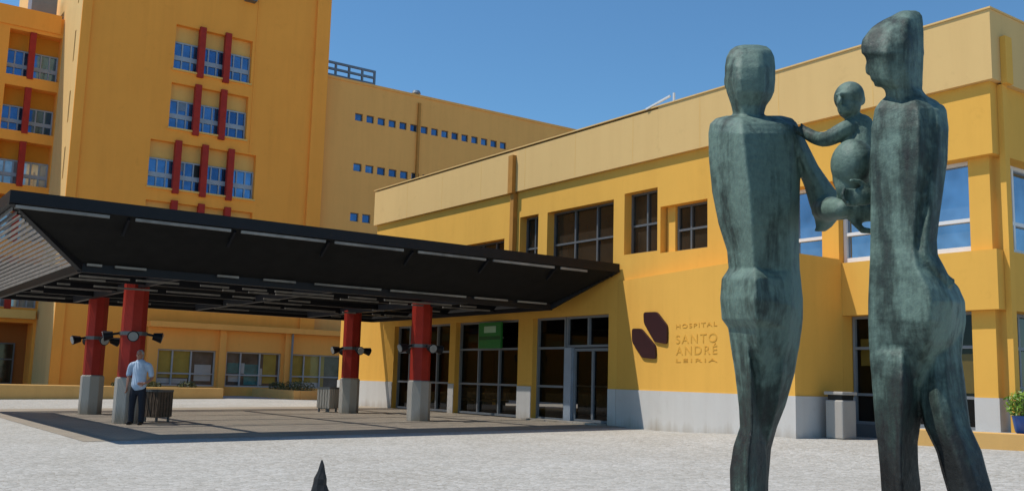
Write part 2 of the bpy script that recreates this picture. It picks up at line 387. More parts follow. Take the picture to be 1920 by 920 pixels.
slots = [(53.3, 54.1, c, c+1.7) for c in (17.2, 13.9, 10.9, 20.4)]
mbs = MB()
wall_panel(mbs, lambda u, z, d: (TX0+d, u, z), TY, 75, -0.4, TZ, slots, 0.3)
build('wall', mb, 'tower', tower); build('side_wall', mbs, 'tower_sunlit_side', tower)
# pilaster strips at both front corners
build('corner_pilaster', MB().box(TX0-0.16, TX0+0.30, TY-0.12, TY-0.003, -0.4, TZ), 'tower', tower)
build('side_pilaster', MB().box(TX0-0.16, TX0-0.003, TY-0.001, TY+0.95, -0.4, TZ), 'tower_sunlit_side', tower)
build('corner_pilaster', MB().box(TX1-0.80, TX1+0.06, TY-0.14, TY-0.003, -0.4, TZ), 'tower', tower)
build('joint_strip', MB().box(18.98, 19.06, TY-0.03, TY-0.003, 13.4, TZ), 'tower', tower)
build('wall_lamp', MB().box(18.15, 18.75, TY-0.45, TY-0.003, 22.02, 22.3).box(18.3, 18.6, TY-0.2, TY-0.003, 22.3, 22.5), 'aludark', tower)
for a, b, c, e in slots:
    window(tower, lambda u, z, d: (TX0+d, u, z), a, b, c, e, 0.3, 'darkglass', 'aludark', [], [0.5])
for ri, (a, b, c, e, k) in enumerate(rows):
    wz = c+1.58; bw = (b-a)/k
    build('spandrel_panel', MB().quad(tf(a, wz, REC), tf(b, wz, REC), tf(b, e, REC), tf(a, e, REC)), 'panel', tower)
    build('sill', MB().box(a-0.06, b+0.06, TY-0.10, TY+0.1, c-0.10, c-0.004), 'panel', tower)
    for i in range(k):
        g_ = 'blueglass'
        o = window(tower, tf, a+bw*i, a+bw*(i+1), c, wz, REC-0.02, g_, 'alublue', [0.34, 0.67], [], 0.075, 0.06, rails=[(0.36, 0.52)])
        if (ri*5+i*3) % 4 == 1:
            q0, q1 = ((.03, .33), (.36, .66), (.69, .97))[(ri+i) % 3]; zb = c+(.86, 1.05, .98)[(ri+2*i) % 3]
            build('blind', MB().quad(tf(a+bw*(i+q0), zb, REC-.03), tf(a+bw*(i+q1), zb, REC-.03), tf(a+bw*(i+q1), wz-.08, REC-.03), tf(a+bw*(i+q0), wz-.08, REC-.03)), 'blueblind', o)
        if ri == 2 and i == 1:
            build('open_casement', MB().quad(tf(a+bw*1.70, c+0.78, REC-0.03), tf(a+bw*1.93, c+0.78, REC-0.03), tf(a+bw*1.93, c+1.5, REC-0.03), tf(a+bw*1.70, c+1.5, REC-0.03)), 'shoe', o)
    for i in range(1, k):
        x = a+bw*i
        build('post', MB().box(x-0.17, x+0.17, TY-0.16, TY+0.14, c-0.25, e+0.12), 'red', tower)

# shops in the tower's ground floor
SH = [(14.72, 17.75), (18.32, 21.40), (22.02, 25.10)]
shop = thing('shop_front', 'low orange shop front of three glazed bays at the tower foot', 'shop front', (20, 51.5, 0))
SY = 51.55; sf = fy(SY)
mb = MB(); wall_panel(mb, sf, 14.2, 26.6, -0.4, 3.45, [(a, b, 0.48, 2.35) for a, b in SH], 0.22)
mb.quad((14.2, SY, -0.4), (14.2, SY, 3.45), (14.2, 51.83, 3.45), (14.2, 51.83, -0.4))
build('wall', mb, 'shopwall', shop)
build('roof_ledge', MB().box(14.1, 26.6, SY-0.55, 51.84, 3.452, 3.74), 'shopwall', shop)
for x in (18.03, 21.71, 25.6): build('pilaster', MB().box(x-0.17, x+0.17, SY-0.20, SY-0.003, -0.3, 3.45), 'shopwall', shop)
build('downpipe', MB().cyl((21.9, SY-0.3, 0), (21.9, SY-0.3, 3.45), 0.06), 'alu', shop)
for i, (a, b) in enumerate(SH):
    o = window(shop, sf, a, b, 0.48, 2.35, 0.2, 'shopglass', 'alushop', [0.26, 0.58] if i != 1 else [0.27, 0.62], [0.34], 0.075, 0.08, name='shop_window')
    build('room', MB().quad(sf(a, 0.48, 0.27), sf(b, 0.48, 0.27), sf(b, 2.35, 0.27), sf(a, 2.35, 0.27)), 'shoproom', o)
    W = b-a
    if i == 0: bl = [(0.02, 0.26, 0.9), (0.28, 0.57, 0.9)]
    elif i == 1: bl = [(0.70, 0.94, 0.7)]
    else: bl = [(0.02, 0.26, 0.5), (0.28, 0.68, 0.5)]
    m2 = MB()
    for p, q, zz in bl: m2.quad(sf(a+W*p, zz, 0.25), sf(a+W*q, zz, 0.25), sf(a+W*q, 2.3, 0.25), sf(a+W*p, 2.3, 0.25))
    build('blind', m2, 'blind', o)
    m3 = MB()
    if i == 0:
        m3.box(a+W*.66, a+W*.95, SY+0.232, SY+0.262, 0.75, 1.6); m3.box(a+.1, a+W*.55, SY+.232, SY+.262, 0.6, 0.85)
    elif i == 1:
        m3.box(a+W*.05, a+W*.3, SY+.232, SY+.262, 1.2, 1.75); m3.box(a+W*.36, a+W*.62, SY+.232, SY+.262, 0.6, 1.7)
    else: m3.box(a+.1, a+W*.6, SY+.232, SY+.256, 0.55, 0.8)
    build('display_panel', m3, 'white' if i != 1 else 'teal', o)
    if i == 1: build('display_panel', MB().box(a+W*.30, a+W*.36, SY+.232, SY+.262, 1.2, 1.75).box(a+W*.63, a+W*.69, SY+.232, SY+.262, .6, 1.5).box(a+W*.08, a+W*.3, SY+.232, SY+.262, .75, 1.1), 'white', o)

# ------------------------------------------------------------------ far block right of the tower
FY = 52.35
block = thing('long_ward_block', 'long orange block with rows of small square windows receding behind the yellow wing', 'building', (34, 58, 0))
ff = fy(FY); fh = []
for i in range(15):
    if i == 6: pass
    fh.append((25.55+i*0.765, 26.06+i*0.765, 16.52, 16.98))
fh += [(25.60+i*0.80, 26.15+i*0.80, 13.42, 13.90) for i in range(15)]
fh += [(25.55+i*0.80, 26.10+i*0.80, 10.36, 10.88) for i in range(15)]
mb = MB(); wall_panel(mb, ff, TX1, 62, -0.4, 18.80, fh, 0.16)
mb.quad((TX1, FY, 18.8), (62, FY, 18.8), (62, 70, 18.8), (TX1, 70, 18.8)); mb.quad((62, FY, -.4), (62, 70, -.4), (62, 70, 18.8), (62, FY, 18.8))
build('wall', mb, 'farblock', block)
build('coping', MB().box(TX1, 62.1, FY-0.06, FY+0.35, 18.802, 18.95), 'farblock', block)
build('drainpipe', MB().box(29.86, 30.02, FY-0.14, FY-0.003, 0, 18.4), 'gutter', block)
for h in fh:
    window(block, ff, h[0], h[1], h[2], h[3], 0.14, 'blueglass', 'aludark', [], [], 0.045, 0.05)
rail = thing('rooftop_railing', 'blue grey steel railing frame on the flat roof beside the tower', 'railing', (25.5, 53.4, 18.8))
mb = MB()
for z in (19.35, 19.75, 20.15): mb.bar((23.6, 53.4, z), (27.3, 53.4, z), 0.13)
build('rail', mb, 'steelblue', rail); 
for x in (23.7, 24.6, 25.5, 26.4, 27.25): build('post', MB().bar((x, 53.4, 18.8), (x, 53.4, 20.2), 0.12), 'steelblue', rail)
vent = thing('roof_vent', 'small grey vent cap on the roof edge of the long block', 'vent', (29.9, 52.7, 18.8))
build('pipe', MB().cyl((29.9, 52.7, 18.8), (29.9, 52.7, 19.1), 0.16), 'steelblue', vent); build('cap', MB().cyl((29.9, 52.7, 19.1), (29.9, 52.7, 19.28), 0.30, 0.22), 'steelblue', vent)

# ------------------------------------------------------------------ left block
LY = 57.3
left = thing('corner_ward_block', 'orange block left of the tower with recessed window bays and a dark ground floor entry', 'building', (0, 60, 0))
lf = fy(LY)
lrows = [(16.83, 18.40, 19.35), (13.80, 15.28, 16.25), (10.90, 12.30, 13.25), (7.9, 9.4, 10.3), (4.35, 5.9, 7.0)]
lx = [(7.25, 9.86), (3.6, 6.2), (-0.1, 2.5)]
lh = [(a, b, z0, z2) for a, b in lx for z0, z1, z2 in lrows]+[(3.0, 9.75, 0.0, 3.55, 1.6)]
mb = MB(); wall_panel(mb, lf, -24, TX0-0.003, -0.4, 20.45, lh, 0.75)
mb.quad((-24, LY, 20.45), (TX0, LY, 20.45), (TX0, 75, 20.45), (-24, 75, 20.45)); mb.quad((-24, LY, -.4), (-24, LY, 20.45), (-24, 75, 20.45), (-24, 75, -.4))
build('wall', mb, 'tower', left)
build('parapet_band', MB().box(-24, TX0-0.16, LY-0.08, LY-0.003, 19.55, 20.6), 'tower', left)
build('ledge', MB().box(-24, TX0-0.16, LY-0.5, LY-0.003, 3.75, 4.2), 'panel', left)
for a, b in lx:
    for ri, (z0, z1, z2) in enumerate(lrows):
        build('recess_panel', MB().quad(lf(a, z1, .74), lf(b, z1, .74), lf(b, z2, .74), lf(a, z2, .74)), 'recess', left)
        mid = (a+b)/2
        for u0, u1 in ((a, mid), (mid, b)):
            window(left, lf, u0, u1, z0, z1, 0.7, 'blueglass' if ri < 2 else 'paleglass', 'alublue', [0.34, 0.67], [], 0.075, 0.06, rails=[(0.36, 0.5)])
        build('post', MB().box(mid-0.29, mid+0.02, LY-0.05, LY+0.25, z0-0.1, z2+0.003), 'red', left)
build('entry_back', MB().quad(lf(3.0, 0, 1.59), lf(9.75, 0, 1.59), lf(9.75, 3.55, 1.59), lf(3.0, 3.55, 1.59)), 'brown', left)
o = window(left, lf, 7.6, 9.2, 0.3, 2.5, 1.55, 'darkglass', 'aludark', [0.5], [0.6], 0.07, 0.06, name='entry_door')
unit = thing('rooftop_unit', 'grey box shaped plant unit on the roof of the left orange block', 'plant unit', (9.0, 58.2, 20.45))
build('housing', MB().box(8.25, 9.55, 57.9, 59.2, 20.65, 21.9), 'alu', unit, bevel=0.03); build('base_frame', MB().box(8.15, 9.65, 57.8, 59.3, 20.452, 20.645), 'aludark', unit)

# ------------------------------------------------------------------ yellow wing
X0 = 19.0
wing = thing('hospital_wing', 'two storey yellow wing with pale parapet, upper windows, white plinth and glazed entrance', 'building', (24, 23, 0))
fx = lambda u, z, d: (X0+d, u, z)
R_ = 0.17
up = [(27.0, 29.6, 4.62, 6.0, .36), (25.1, 26.12, 4.62, 6.62, .36), (21.42, 24.62, 4.62, 6.60, .36), (19.58, 20.95, 4.90, 6.70, .36), (17.70, 19.46, 4.82, 6.12, .36)]
doors = [(30.28, 34.42, 0.0, 3.22, .30), (26.05, 29.88, 0.0, 3.22, .30), (21.58, 25.26, 0.0, 3.22, .30)]
mb = MB()
wall_panel(mb, fx, 13.6, 36.3, -0.4, 7.5, up+doors+[(13.6, 17.0, 4.06, 6.0, .46, 'a')], .36)
wall_panel(mb, fx, 36.3, 39.3, -0.4, 4.5, [], .3)
mb.quad((X0, 39.3, -.4), (X0, 39.3, 4.5), (28, 39.3, 4.5), (28, 39.3, -.4)); mb.quad((X0, 36.3, 4.5), (X0, 39.3, 4.5), (28, 39.3, 4.5), (28, 36.3, 4.5))
mb.quad((X0, 36.3, 4.5), (X0, 36.3, 7.5), (28, 36.3, 7.5), (28, 36.3, 4.5))
# right part: lintel, spandrel and recessed piers
wall_panel(mb, fx, 10.0, 13.6, 2.86, 7.5, [(10.0, 13.6, 4.06, 6.0, .46, 'ab')], R_)
fyr = lambda u, z, d: (u, 10.0+d, z)
wall_panel(mb, fyr, X0, 30.2, 2.86, 7.5, [(X0, 30.2, 4.057, 6.003, .46, 'a')], R_)
mb.quad((X0, 10, 2.86), (X0, 13.6, 2.86), (X0+.5, 13.6, 2.86), (X0+.5, 10, 2.86)); mb.quad((X0+.5, 10, 2.86), (30.2, 10, 2.86), (30.2, 10.5, 2.86), (X0+.5, 10.5, 2.86))
mb.quad((19.2, 10.2, 8.6), (30.1, 10.2, 8.6), (30.1, 36.2, 8.6), (19.2, 36.2, 8.6))
mb.quad((30.2, 10, -.4), (30.2, 10, 7.5), (30.2, 36.3, 7.5), (30.2, 36.3, -.4))
build('wall', mb, 'ochre', wing)
PB = [(X0+R_, X0+.7, a, b, 4.062, 5.998) for a, b in ((10.17, 10.62), (13.78, 14.24))]
PB += [(X0+R_, X0+.62, 10.17, 10.62, 0.4, 2.858), (X0+.20, X0+.60, 19.08, 19.38, 4.822, 6.118)]
for x in (22.6, 26.3, 29.97): PB += [(x-.23, x+.23, 10.17, 10.5, 4.062, 5.998), (x-.23, x+.23, 10.17, 10.5, .4, 2.858)]
PB += [(X0+.001, X0+.6, 13.602, 13.75, .2, 2.858), (X0+R_, X0+.62, 10.621, 10.66, .4, 2.858)]
build('glazing_sill', MB().box(X0+.32, X0+.5, 10.67, 13.598, -.1, .458), 'aludark', wing)
for q in PB: build('pier', MB().box(*q), 'ochre', wing)
pr = MB()
pr.box(18.88, 19.35, 9.88, 19.45, 7.502, 8.97); pr.box(18.88, 19.35, 19.452, 36.42, 7.502, 8.92)
pr.box(19.352, 30.32, 9.88, 10.3, 7.502, 8.97)
build('parapet', pr, 'parapet', wing)
cp = MB()
for k in range(0, 14):
    pass
cp.box(18.85, 19.4, 9.85, 36.45, 8.972, 9.01); cp.box(19.402, 30.35, 9.85, 10.32, 8.972, 9.01)
build('coping', cp, 'parapet', wing)
jt = MB()
for y in [12.6+i*2.63 for i in range(9)]: jt.box(18.877, 18.879, y-.006, y+.006, 7.53, 8.9)
build('cladding_joint', jt, 'panel', wing)
dp = MB().box(18.72, 18.876, 26.25, 26.50, 7.45, 8.75).box(18.82, 18.996, 26.28, 26.47, 4.3, 7.45)
build('downpipe', dp, 'gutter', wing)
build('downpipe', MB().box(19.22, 19.48, 9.76, 9.876, 7.46, 8.45).box(19.26, 19.44, 9.88, 9.996, .46, 7.46), 'ochre', wing)
# projecting entrance block with the oblique face
A = np.array((19.0, 21.2)); B = np.array((17.3, 13.6)); OD = (B-A)/np.linalg.norm(B-A); ON = np.array((OD[1], -OD[0]))
build('projecting_wall', MB().prism([(18.997, 21.2), (17.3, 13.6), (18.997, 13.6)], -0.3, 4.14), 'ochre', wing)
bs = MB()
Ao, Bo = A+ON*.03, B+ON*.03
bs.prism([tuple(Ao), (Bo[0], 13.57), (19.40, 13.57), (19.40, 13.597), (17.302, 13.597), tuple(A+ON*.003)], -0.3, 1.04)
for a, b in ((34.44, 39.33), (29.90, 30.26), (25.28, 26.03), (21.22, 21.56)): build('base_band', MB().box(18.97, 18.997, a, b, -0.3, 1.04), 'base', wing)
build('base_band', MB().box(X0+R_-.03, X0+R_-.003, 10.14, 10.65, .42, 1.12).box(X0+R_, X0+.62, 10.14, 10.167, .42, 1.12), 'base', wing)
build('base_band', bs, 'base', wing)
# upper windows
for i, (a, b, c, d, dep) in enumerate(up):
    vs = [[.33, .66], [.5], [.33, .66], [.5], [.5]][i]
    bb = b if i != 4 else 19.07
    window(wing, fx, a, bb, c, d, dep-.02, 'darkglass', 'aludark', vs if i != 4 else [0.62], [0.47], 0.06, 0.06)
for a, b in ((14.25, 16.98), (10.63, 13.77)):
    window(wing, fx, a, b, 4.062, 5.998, .42, 'skyglass', 'white', [0.33, 0.67], [0.36], 0.075, 0.08, rails=[(0.02, 0.075)])
for a, b in ((19.45, 22.36), (22.84, 26.06), (26.54, 29.76)):
    window(wing, fyr, a, b, 4.062, 5.998, .42, 'skyglass', 'white', [0.33, 0.67], [0.36], 0.075, 0.08, rails=[(0.02, 0.075)])
    window(wing, fyr, a, b, .46, 2.858, .42, 'darkglass', 'alu', [0.33, 0.67], [0.36, .7], 0.07, 0.08)
window(wing, fx, 10.63, 13.58, .46, 2.858, .42, 'clear', 'alu', [0.33, 0.67], [0.27, .70], 0.06, 0.08, name='side_entrance_window')
build('poster', MB().quad(fx(12.75, 1.75, .45), fx(13.45, 1.75, .45), fx(13.45, 2.35, .45), fx(12.75, 2.35, .45)).quad(fx(10.8, 1.2, .45), fx(11.4, 1.2, .45), fx(11.4, 2.0, .45), fx(10.8, 2.0, .45)), 'blind', wing)
# interiors seen through the glass
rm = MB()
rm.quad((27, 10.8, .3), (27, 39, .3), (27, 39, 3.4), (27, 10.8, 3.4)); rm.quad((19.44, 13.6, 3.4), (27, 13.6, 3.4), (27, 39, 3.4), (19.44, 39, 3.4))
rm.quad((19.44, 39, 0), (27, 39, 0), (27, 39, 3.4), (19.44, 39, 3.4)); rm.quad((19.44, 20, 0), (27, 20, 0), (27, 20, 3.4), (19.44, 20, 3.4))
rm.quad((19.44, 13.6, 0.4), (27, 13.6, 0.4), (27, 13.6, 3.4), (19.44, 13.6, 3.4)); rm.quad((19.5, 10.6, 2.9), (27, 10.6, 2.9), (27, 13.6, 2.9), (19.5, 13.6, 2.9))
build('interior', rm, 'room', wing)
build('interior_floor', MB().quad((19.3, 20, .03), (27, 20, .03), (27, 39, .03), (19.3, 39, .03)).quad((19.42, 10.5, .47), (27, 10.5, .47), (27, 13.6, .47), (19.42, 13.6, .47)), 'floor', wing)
# entrance glazing
window(wing, fx, 30.28, 34.42, 0.02, 3.22, .28, 'clear', 'alu', [.28, .55, .78], [.325, .68], .07, .09, name='entrance_window')
window(wing, fx, 26.05, 29.88, 0.02, 3.22, .28, 'clear', 'alu', [.35, .68], [.325, .70], .07, .09, name='entrance_window')
window(wing, fx, 23.80, 25.26, 0.02, 3.22, .28, 'clear', 'alu', [], [.325, .70], .07, .09, name='entrance_window')
window(wing, fx, 21.58, 23.76, 2.27, 3.22, .28, 'clear', 'alu', [.52], [], .07, .09, name='fanlight')
o = window(wing, fx, 21.58, 23.45, 0.02, 2.24, .30, 'clear', 'alu', [.52], [], .09, .06, name='sliding_door')
build('door_jamb', MB().box(19.14, 19.30, 23.46, 23.79, 0.0, 2.262), 'alublue', wing)
build('door_step', MB().box(18.6, 18.96, 21.58, 25.26, -.1, .05), 'pedestal', wing)

desk = thing('reception_desk', 'dim brown reception desk seen through the entrance doors', 'desk', (24, 26.5, .03))
build('front', MB().box(23.6, 24.3, 22.5, 28.5, .03, 1.05), 'wood', desk, bevel=.02); build('top', MB().box(23.45, 24.4, 22.4, 28.6, 1.052, 1.11), 'pedestal', desk)
for i, y in enumerate((30.5, 32.4)):
    s = thing('waiting_bench', 'dark bench just inside the leftmost entrance window' if i == 0 else 'second dark bench deeper behind the leftmost entrance window', 'bench', (21, y, .03), 'benches inside the entrance hall')
    build('seat', MB().box(20.7, 21.3, y-.8, y+.8, .40, .48), 'wood', s); build('backrest', MB().box(21.3, 21.36, y-.8, y+.8, .5, .9), 'wood', s)
    for q in (-.7, .7): build('leg', MB().box(20.8, 21.2, y+q-.03, y+q+.03, .03, .398), 'aludark', s)

# roof fixture on the wing's parapet
fxr = thing('parapet_fixture', 'small pale metal bracket on the parapet of the yellow wing', 'roof fixture', (19.1, 19.4, 9.01))
build('post', MB().cyl((19.1, 19.05, 9.01), (19.1, 19.05, 9.33), .035), 'white', fxr); build('arm', MB().bar((18.95, 19.05, 9.22), (18.84, 19.9, 8.99), .05), 'white', fxr)
build('foot', MB().box(19.0, 19.2, 18.95, 19.15, 9.011, 9.05), 'white', fxr)

# signs ---------------------------------------------------------------
def onob(s, z, d=0.0):
    p = A+OD*s+ON*d; return (p[0], p[1], z)
sign = thing('emblem_sign', 'two slanted dark maroon shapes mounted on the yellow wall as an emblem', 'emblem', onob(1.8, 2.5))
def emblem(poly):
    m = MB(); n = len(poly)
    # round the corners
    P = []
    for i in range(n):
        a, b, c = (np.array(poly[j % n], float) for j in (i-1, i, i+1))
        r1 = min(.10, .3*np.linalg.norm(a-b)); r2 = min(.10, .3*np.linalg.norm(c-b))
        p0 = b+(a-b)/np.linalg.norm(a-b)*r1; p2 = b+(c-b)/np.linalg.norm(c-b)*r2
        for t in (0, .33, .67, 1): P.append((1-t)**2*p0+2*t*(1-t)*b+t*t*p2)
    k = len(P)
    m.v = [onob(s, z, .005) for s, z in P]+[onob(s, z, .06) for s, z in P]
    m.f = [tuple(range(k)), tuple(range(2*k-1, k-1, -1))]+[(k+i, k+(i+1) % k, (i+1) % k, i) for i in range(k)]
    return m
build('emblem_shape', emblem([(1.55, 3.16), (2.22, 3.14), (2.76, 2.74), (2.74, 2.26), (2.14, 2.34), (1.58, 2.86)]), 'maroon', sign)
build('emblem_shape', emblem([(0.93, 2.74), (1.42, 2.72), (2.18, 2.22), (2.19, 1.88), (1.50, 1.92), (0.95, 2.36)]), 'maroon', sign)
letters = thing('wall_lettering', 'faint bronze hospital name in four lines right of the maroon emblem', 'lettering', onob(4.0, 2.3))
rotm = Matrix(((OD[0], 0, ON[0], 0), (OD[1], 0, ON[1], 0), (0, 1, 0, 0), (0, 0, 0, 1)))
def textline(s, s0, s1, z0, z1, name='letter_line'):
    cu = bpy.data.curves.new(name, 'FONT'); cu.body = s; cu.size = 1.0; cu.extrude = 0.0; cu.space_character = 1.25
    t = bpy.data.objects.new('tmp_text', cu); col.objects.link(t)
    dg = bpy.context.evaluated_depsgraph_get(); me = bpy.data.meshes.new_from_object(t.evaluated_get(dg)); bpy.data.objects.remove(t)
    co = np.array([v.co[:] for v in me.vertices]); lo = co.min(0); hi = co.max(0)
    kx = (s1-s0)/(hi[0]-lo[0])
    caps = 0.73  # cap height of the built-in face; accents rise above it
    kz = (z1-z0)/caps; base = np.array(WL[letters.name])
    for v in me.vertices:
        v.co = Vector(tuple(np.array(onob(s0+(v.co.x-lo[0])*kx, z0+v.co.y*kz, .004))-base))
    bm = bmesh.new(); bm.from_mesh(me); geo = bmesh.ops.extrude_face_region(bm, geom=bm.faces[:])
    bmesh.ops.translate(bm, verts=[e for e in geo['geom'] if isinstance(e, bmesh.types.BMVert)], vec=(ON[0]*.008, ON[1]*.008, 0))
    bmesh.ops.recalc_face_normals(bm, faces=bm.faces); bm.to_mesh(me); bm.free()
    me.materials.clear(); me.materials.append(MT['letter']); me.name = name
    o = bpy.data.objects.new(name, me); col.objects.link(o); o.parent = letters
textline('HOSPITAL', 3.12, 4.94, 2.66, 2.77); textline('SANTO', 3.12, 4.94, 2.27, 2.50); textline('ANDR\u00c9', 3.12, 4.94, 1.98, 2.20); textline('LEIRIA', 3.12, 4.94, 1.79, 1.88)
gs_ = thing('entrance_sign', 'green rectangular sign with pale panel fixed at the top of the middle entrance window', 'sign', (18.9, 27.5, 2.7))
build('board', MB().box(18.86, 18.94, 26.86, 28.18, 2.27, 3.15), 'green', gs_)
build('pale_panel', MB().box(18.852, 18.858, 27.15, 27.85, 2.80, 3.02), 'signw', gs_)
build('stripe', MB().box(18.852, 18.858, 26.90, 28.14, 2.56, 2.68), 'greend', gs_)
build('bracket', MB().box(18.942, 19.1, 27.0, 27.06, 2.6, 2.66).box(18.942, 19.1, 28.0, 28.06, 2.6, 2.66), 'aludark', gs_)

# ------------------------------------------------------------------ canopy
can = thing('entrance_canopy', 'wide black louvred canopy with sloping sides in front of the entrance', 'canopy', (11, 28.5, 3.5))
OX0, OX1, OY0, OY1, OZ = 2.95, 18.93, 21.05, 36.0, 4.64      # outer rim
IX0, IX1, IY0, IY1, IZ = 4.75, 17.95, 23.0, 34.3, 3.42       # lower knuckle
rm_ = MB()
rm_.box(OX0, OX1, OY0, OY0+.16, OZ-.25, OZ); rm_.box(OX0, OX1, OY1-.16, OY1, OZ-.25, OZ)
rm_.box(OX0, OX0+.14, OY0+.161, OY1-.161, OZ-.25, OZ-.004); rm_.box(OX1-.14, OX1, OY0+.161, OY1-.161, OZ-.25, OZ-.004)
build('rim_beam', rm_, 'black', can)
def lerp(a, b, t): return a+(b-a)*t
# near side louvres: boards running along X on the slope, overlapping so that no sun gets through
def side(n, kind, name, mat, w, tilt):
    m = MB()
    for i in range(n):
        t = (i+.55)/n; z = lerp(OZ-.27, IZ+.05, t)
        xa, xb = lerp(OX0, IX0, t), lerp(OX1, IX1, t); ya, yb = lerp(OY0, IY0, t), lerp(OY1, IY1, t)
        h = w/2
        if kind == 'near': m.obox((0, ya+.1, z), (1, 0, 0), (0, math.cos(tilt), math.sin(tilt)), (0, -math.sin(tilt), math.cos(tilt)), xa+.05, xb-.05, -h, h, -.012, .012)
        if kind == 'far': m.obox((0, yb-.1, z), (1, 0, 0), (0, math.cos(tilt), math.sin(tilt)), (0, -math.sin(tilt), math.cos(tilt)), xa+.05, xb-.05, -h, h, -.012, .012)
        if kind == 'left': m.obox((xa+.08, 0, z), (math.cos(tilt), 0, math.sin(tilt)), (0, 1, 0), (-math.sin(tilt), 0, math.cos(tilt)), -h, h, ya+.05, yb-.05, -.012, .012)
        if kind == 'right': m.obox((xb-.08, 0, z), (math.cos(tilt), 0, math.sin(tilt)), (0, 1, 0), (-math.sin(tilt), 0, math.cos(tilt)), -h, h, ya+.05, yb-.05, -.012, .012)
    return build(name, m, mat, can)
side(19, 'near', 'front_louvres', 'fin', .24, math.radians(-38))
side(16, 'far', 'rear_louvres', 'fin', .15, math.radians(60))
side(16, 'right', 'end_louvres', 'fin', .2, math.radians(38))
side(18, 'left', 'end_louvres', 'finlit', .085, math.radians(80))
# deck louvres
m = MB(); y = IY0+.06
while y < IY1:
    t = math.radians(62)
    m.obox((0, y, IZ+.16), (1, 0, 0), (0, math.cos(t), math.sin(t)), (0, -math.sin(t), math.cos(t)), IX0, IX1, -.032, .032, -.004, .004); y += .062
build('deck_louvres', m, 'fin', can)
# frame: hip rafters, knuckle beams, cross rafters
m = MB()
for ox, ix in ((OX0+.07, IX0), (OX1-.07, IX1)):
    for oy, iy in ((OY0+.08, IY0), (OY1-.08, IY1)): m.bar((ox, oy, OZ-.2), (ix, iy, IZ), .12, .16)
for y in (IY0, IY1): m.bar((IX0, y, IZ), (IX1, y, IZ), .12, .2)
for x in (IX0, IX1): m.bar((x, IY0, IZ), (x, IY1, IZ), .12, .2)
for y in (25.9, 28.7, 31.5): m.bar((IX0, y, IZ+.08), (IX1, y, IZ+.08), .14, .22)
for x in (7.0, 11.0, 15.2): m.bar((x, IY0, IZ+.04), (x, IY1, IZ+.04), .14, .22)
build('frame', m, 'black', can)
for i in range(6):
    xb = lerp(OX0, OX1, (i+1)/7)
    build('bracket', MB().bar((xb, OY0+.09, OZ-.30), (xb, OY0+.5, OZ-.60), .05, .08), 'black', can)
rnd = random.Random(4)
for i in range(7):
    xa, xb = lerp(OX0, OX1, i/7)+.12, lerp(OX0, OX1, (i+1)/7)-(.12+1.2*rnd.random()*(i in (0, 3, 6)))
    build('light_slit_bar', MB().bar((xa, OY0+.02, OZ-.315), (xb, OY0+.02, OZ-.315), .05, .06), 'tube', can)  # added pale bars imitating slits of light below the rim
def dashes(y, z, x0, x1, n, w):
    x = x0
    while x < x1-.5:
        L = rnd.choice((.35, .6, 1.0, 1.5, 2.1))*rnd.uniform(.8, 1.2)
        if rnd.random() < .72: build('light_slit_bar', MB().bar((x, y, z), (min(x+L, x1), y, z), w, w), 'tube', can)  # added bar of random length, imitates a slit of light
        x += L+rnd.uniform(.12, .7)
dashes(IY0-.16, IZ+.06, IX0+.1, IX1-.3, 11, .05)
for y, dz in ((24.0, -.10), (25.0, -.09), (26.4, -.12), (28.0, -.10), (29.9, -.10), (32.2, -.10)): dashes(y, IZ+dz, IX0+.2, IX1-.5, 13, .045)

# columns -------------------------------------------------------------
def column(x, y, r, label, rot):
    z0 = gz(x, y)
    t = thing('canopy_column', label, 'column', (x, y, z0), 'red columns under the canopy')
    build('pedestal', MB().ngon_col(x, y, r+.045, r+.045, z0, z0+1.16, 8).ngon_col(x, y, r+.03, r+.002, z0+1.16, z0+1.19, 8), 'pedestal', t, bevel=.012)
    build('shaft', MB().ngon_col(x, y, r, r, z0+1.192, 3.46, 8), 'red', t, bevel=.012)
    zl = 2.16
    build('ring', MB().ngon_col(x, y, r+.03, r+.03, zl-.05, zl+.05, 8), 'aludark', t)
    for k in range(4):
        a = rot+k*math.pi/2; d = np.array((math.cos(a), math.sin(a), 0)); c = np.array((x, y, zl))
        p0 = c+d*(r+.02); p1 = c+d*(r+.27)+np.array((0, 0, -.05)); p2 = c+d*(r+.40)+np.array((0, 0, -.09))
        m = MB().bar(p0, p1, .06); m.cyl(p1-d*.10, p2, .09, .145, 14)
        fl = build('floodlight', m, 'black', t, smooth=True)
        dd = (p2-p1); dd /= np.linalg.norm(dd)
        build('lens', MB().cyl(p2+dd*.002, p2+dd*.02, .12, .12, 14), 'lens', fl)
column(7.28, 32.2, .30, 'red column with grey pedestal farthest left under the canopy, behind the standing man', 0.15)
column(6.98, 26.8, .32, 'red column with grey pedestal directly beside the man in the blue shirt', -.25)
column(15.38, 30.9, .30, 'red column with grey pedestal left of the glazed entrance, by the pale bin', 0.0)
column(15.02, 25.55, .31, 'red column with grey pedestal standing nearest the entrance doors', 0.0)

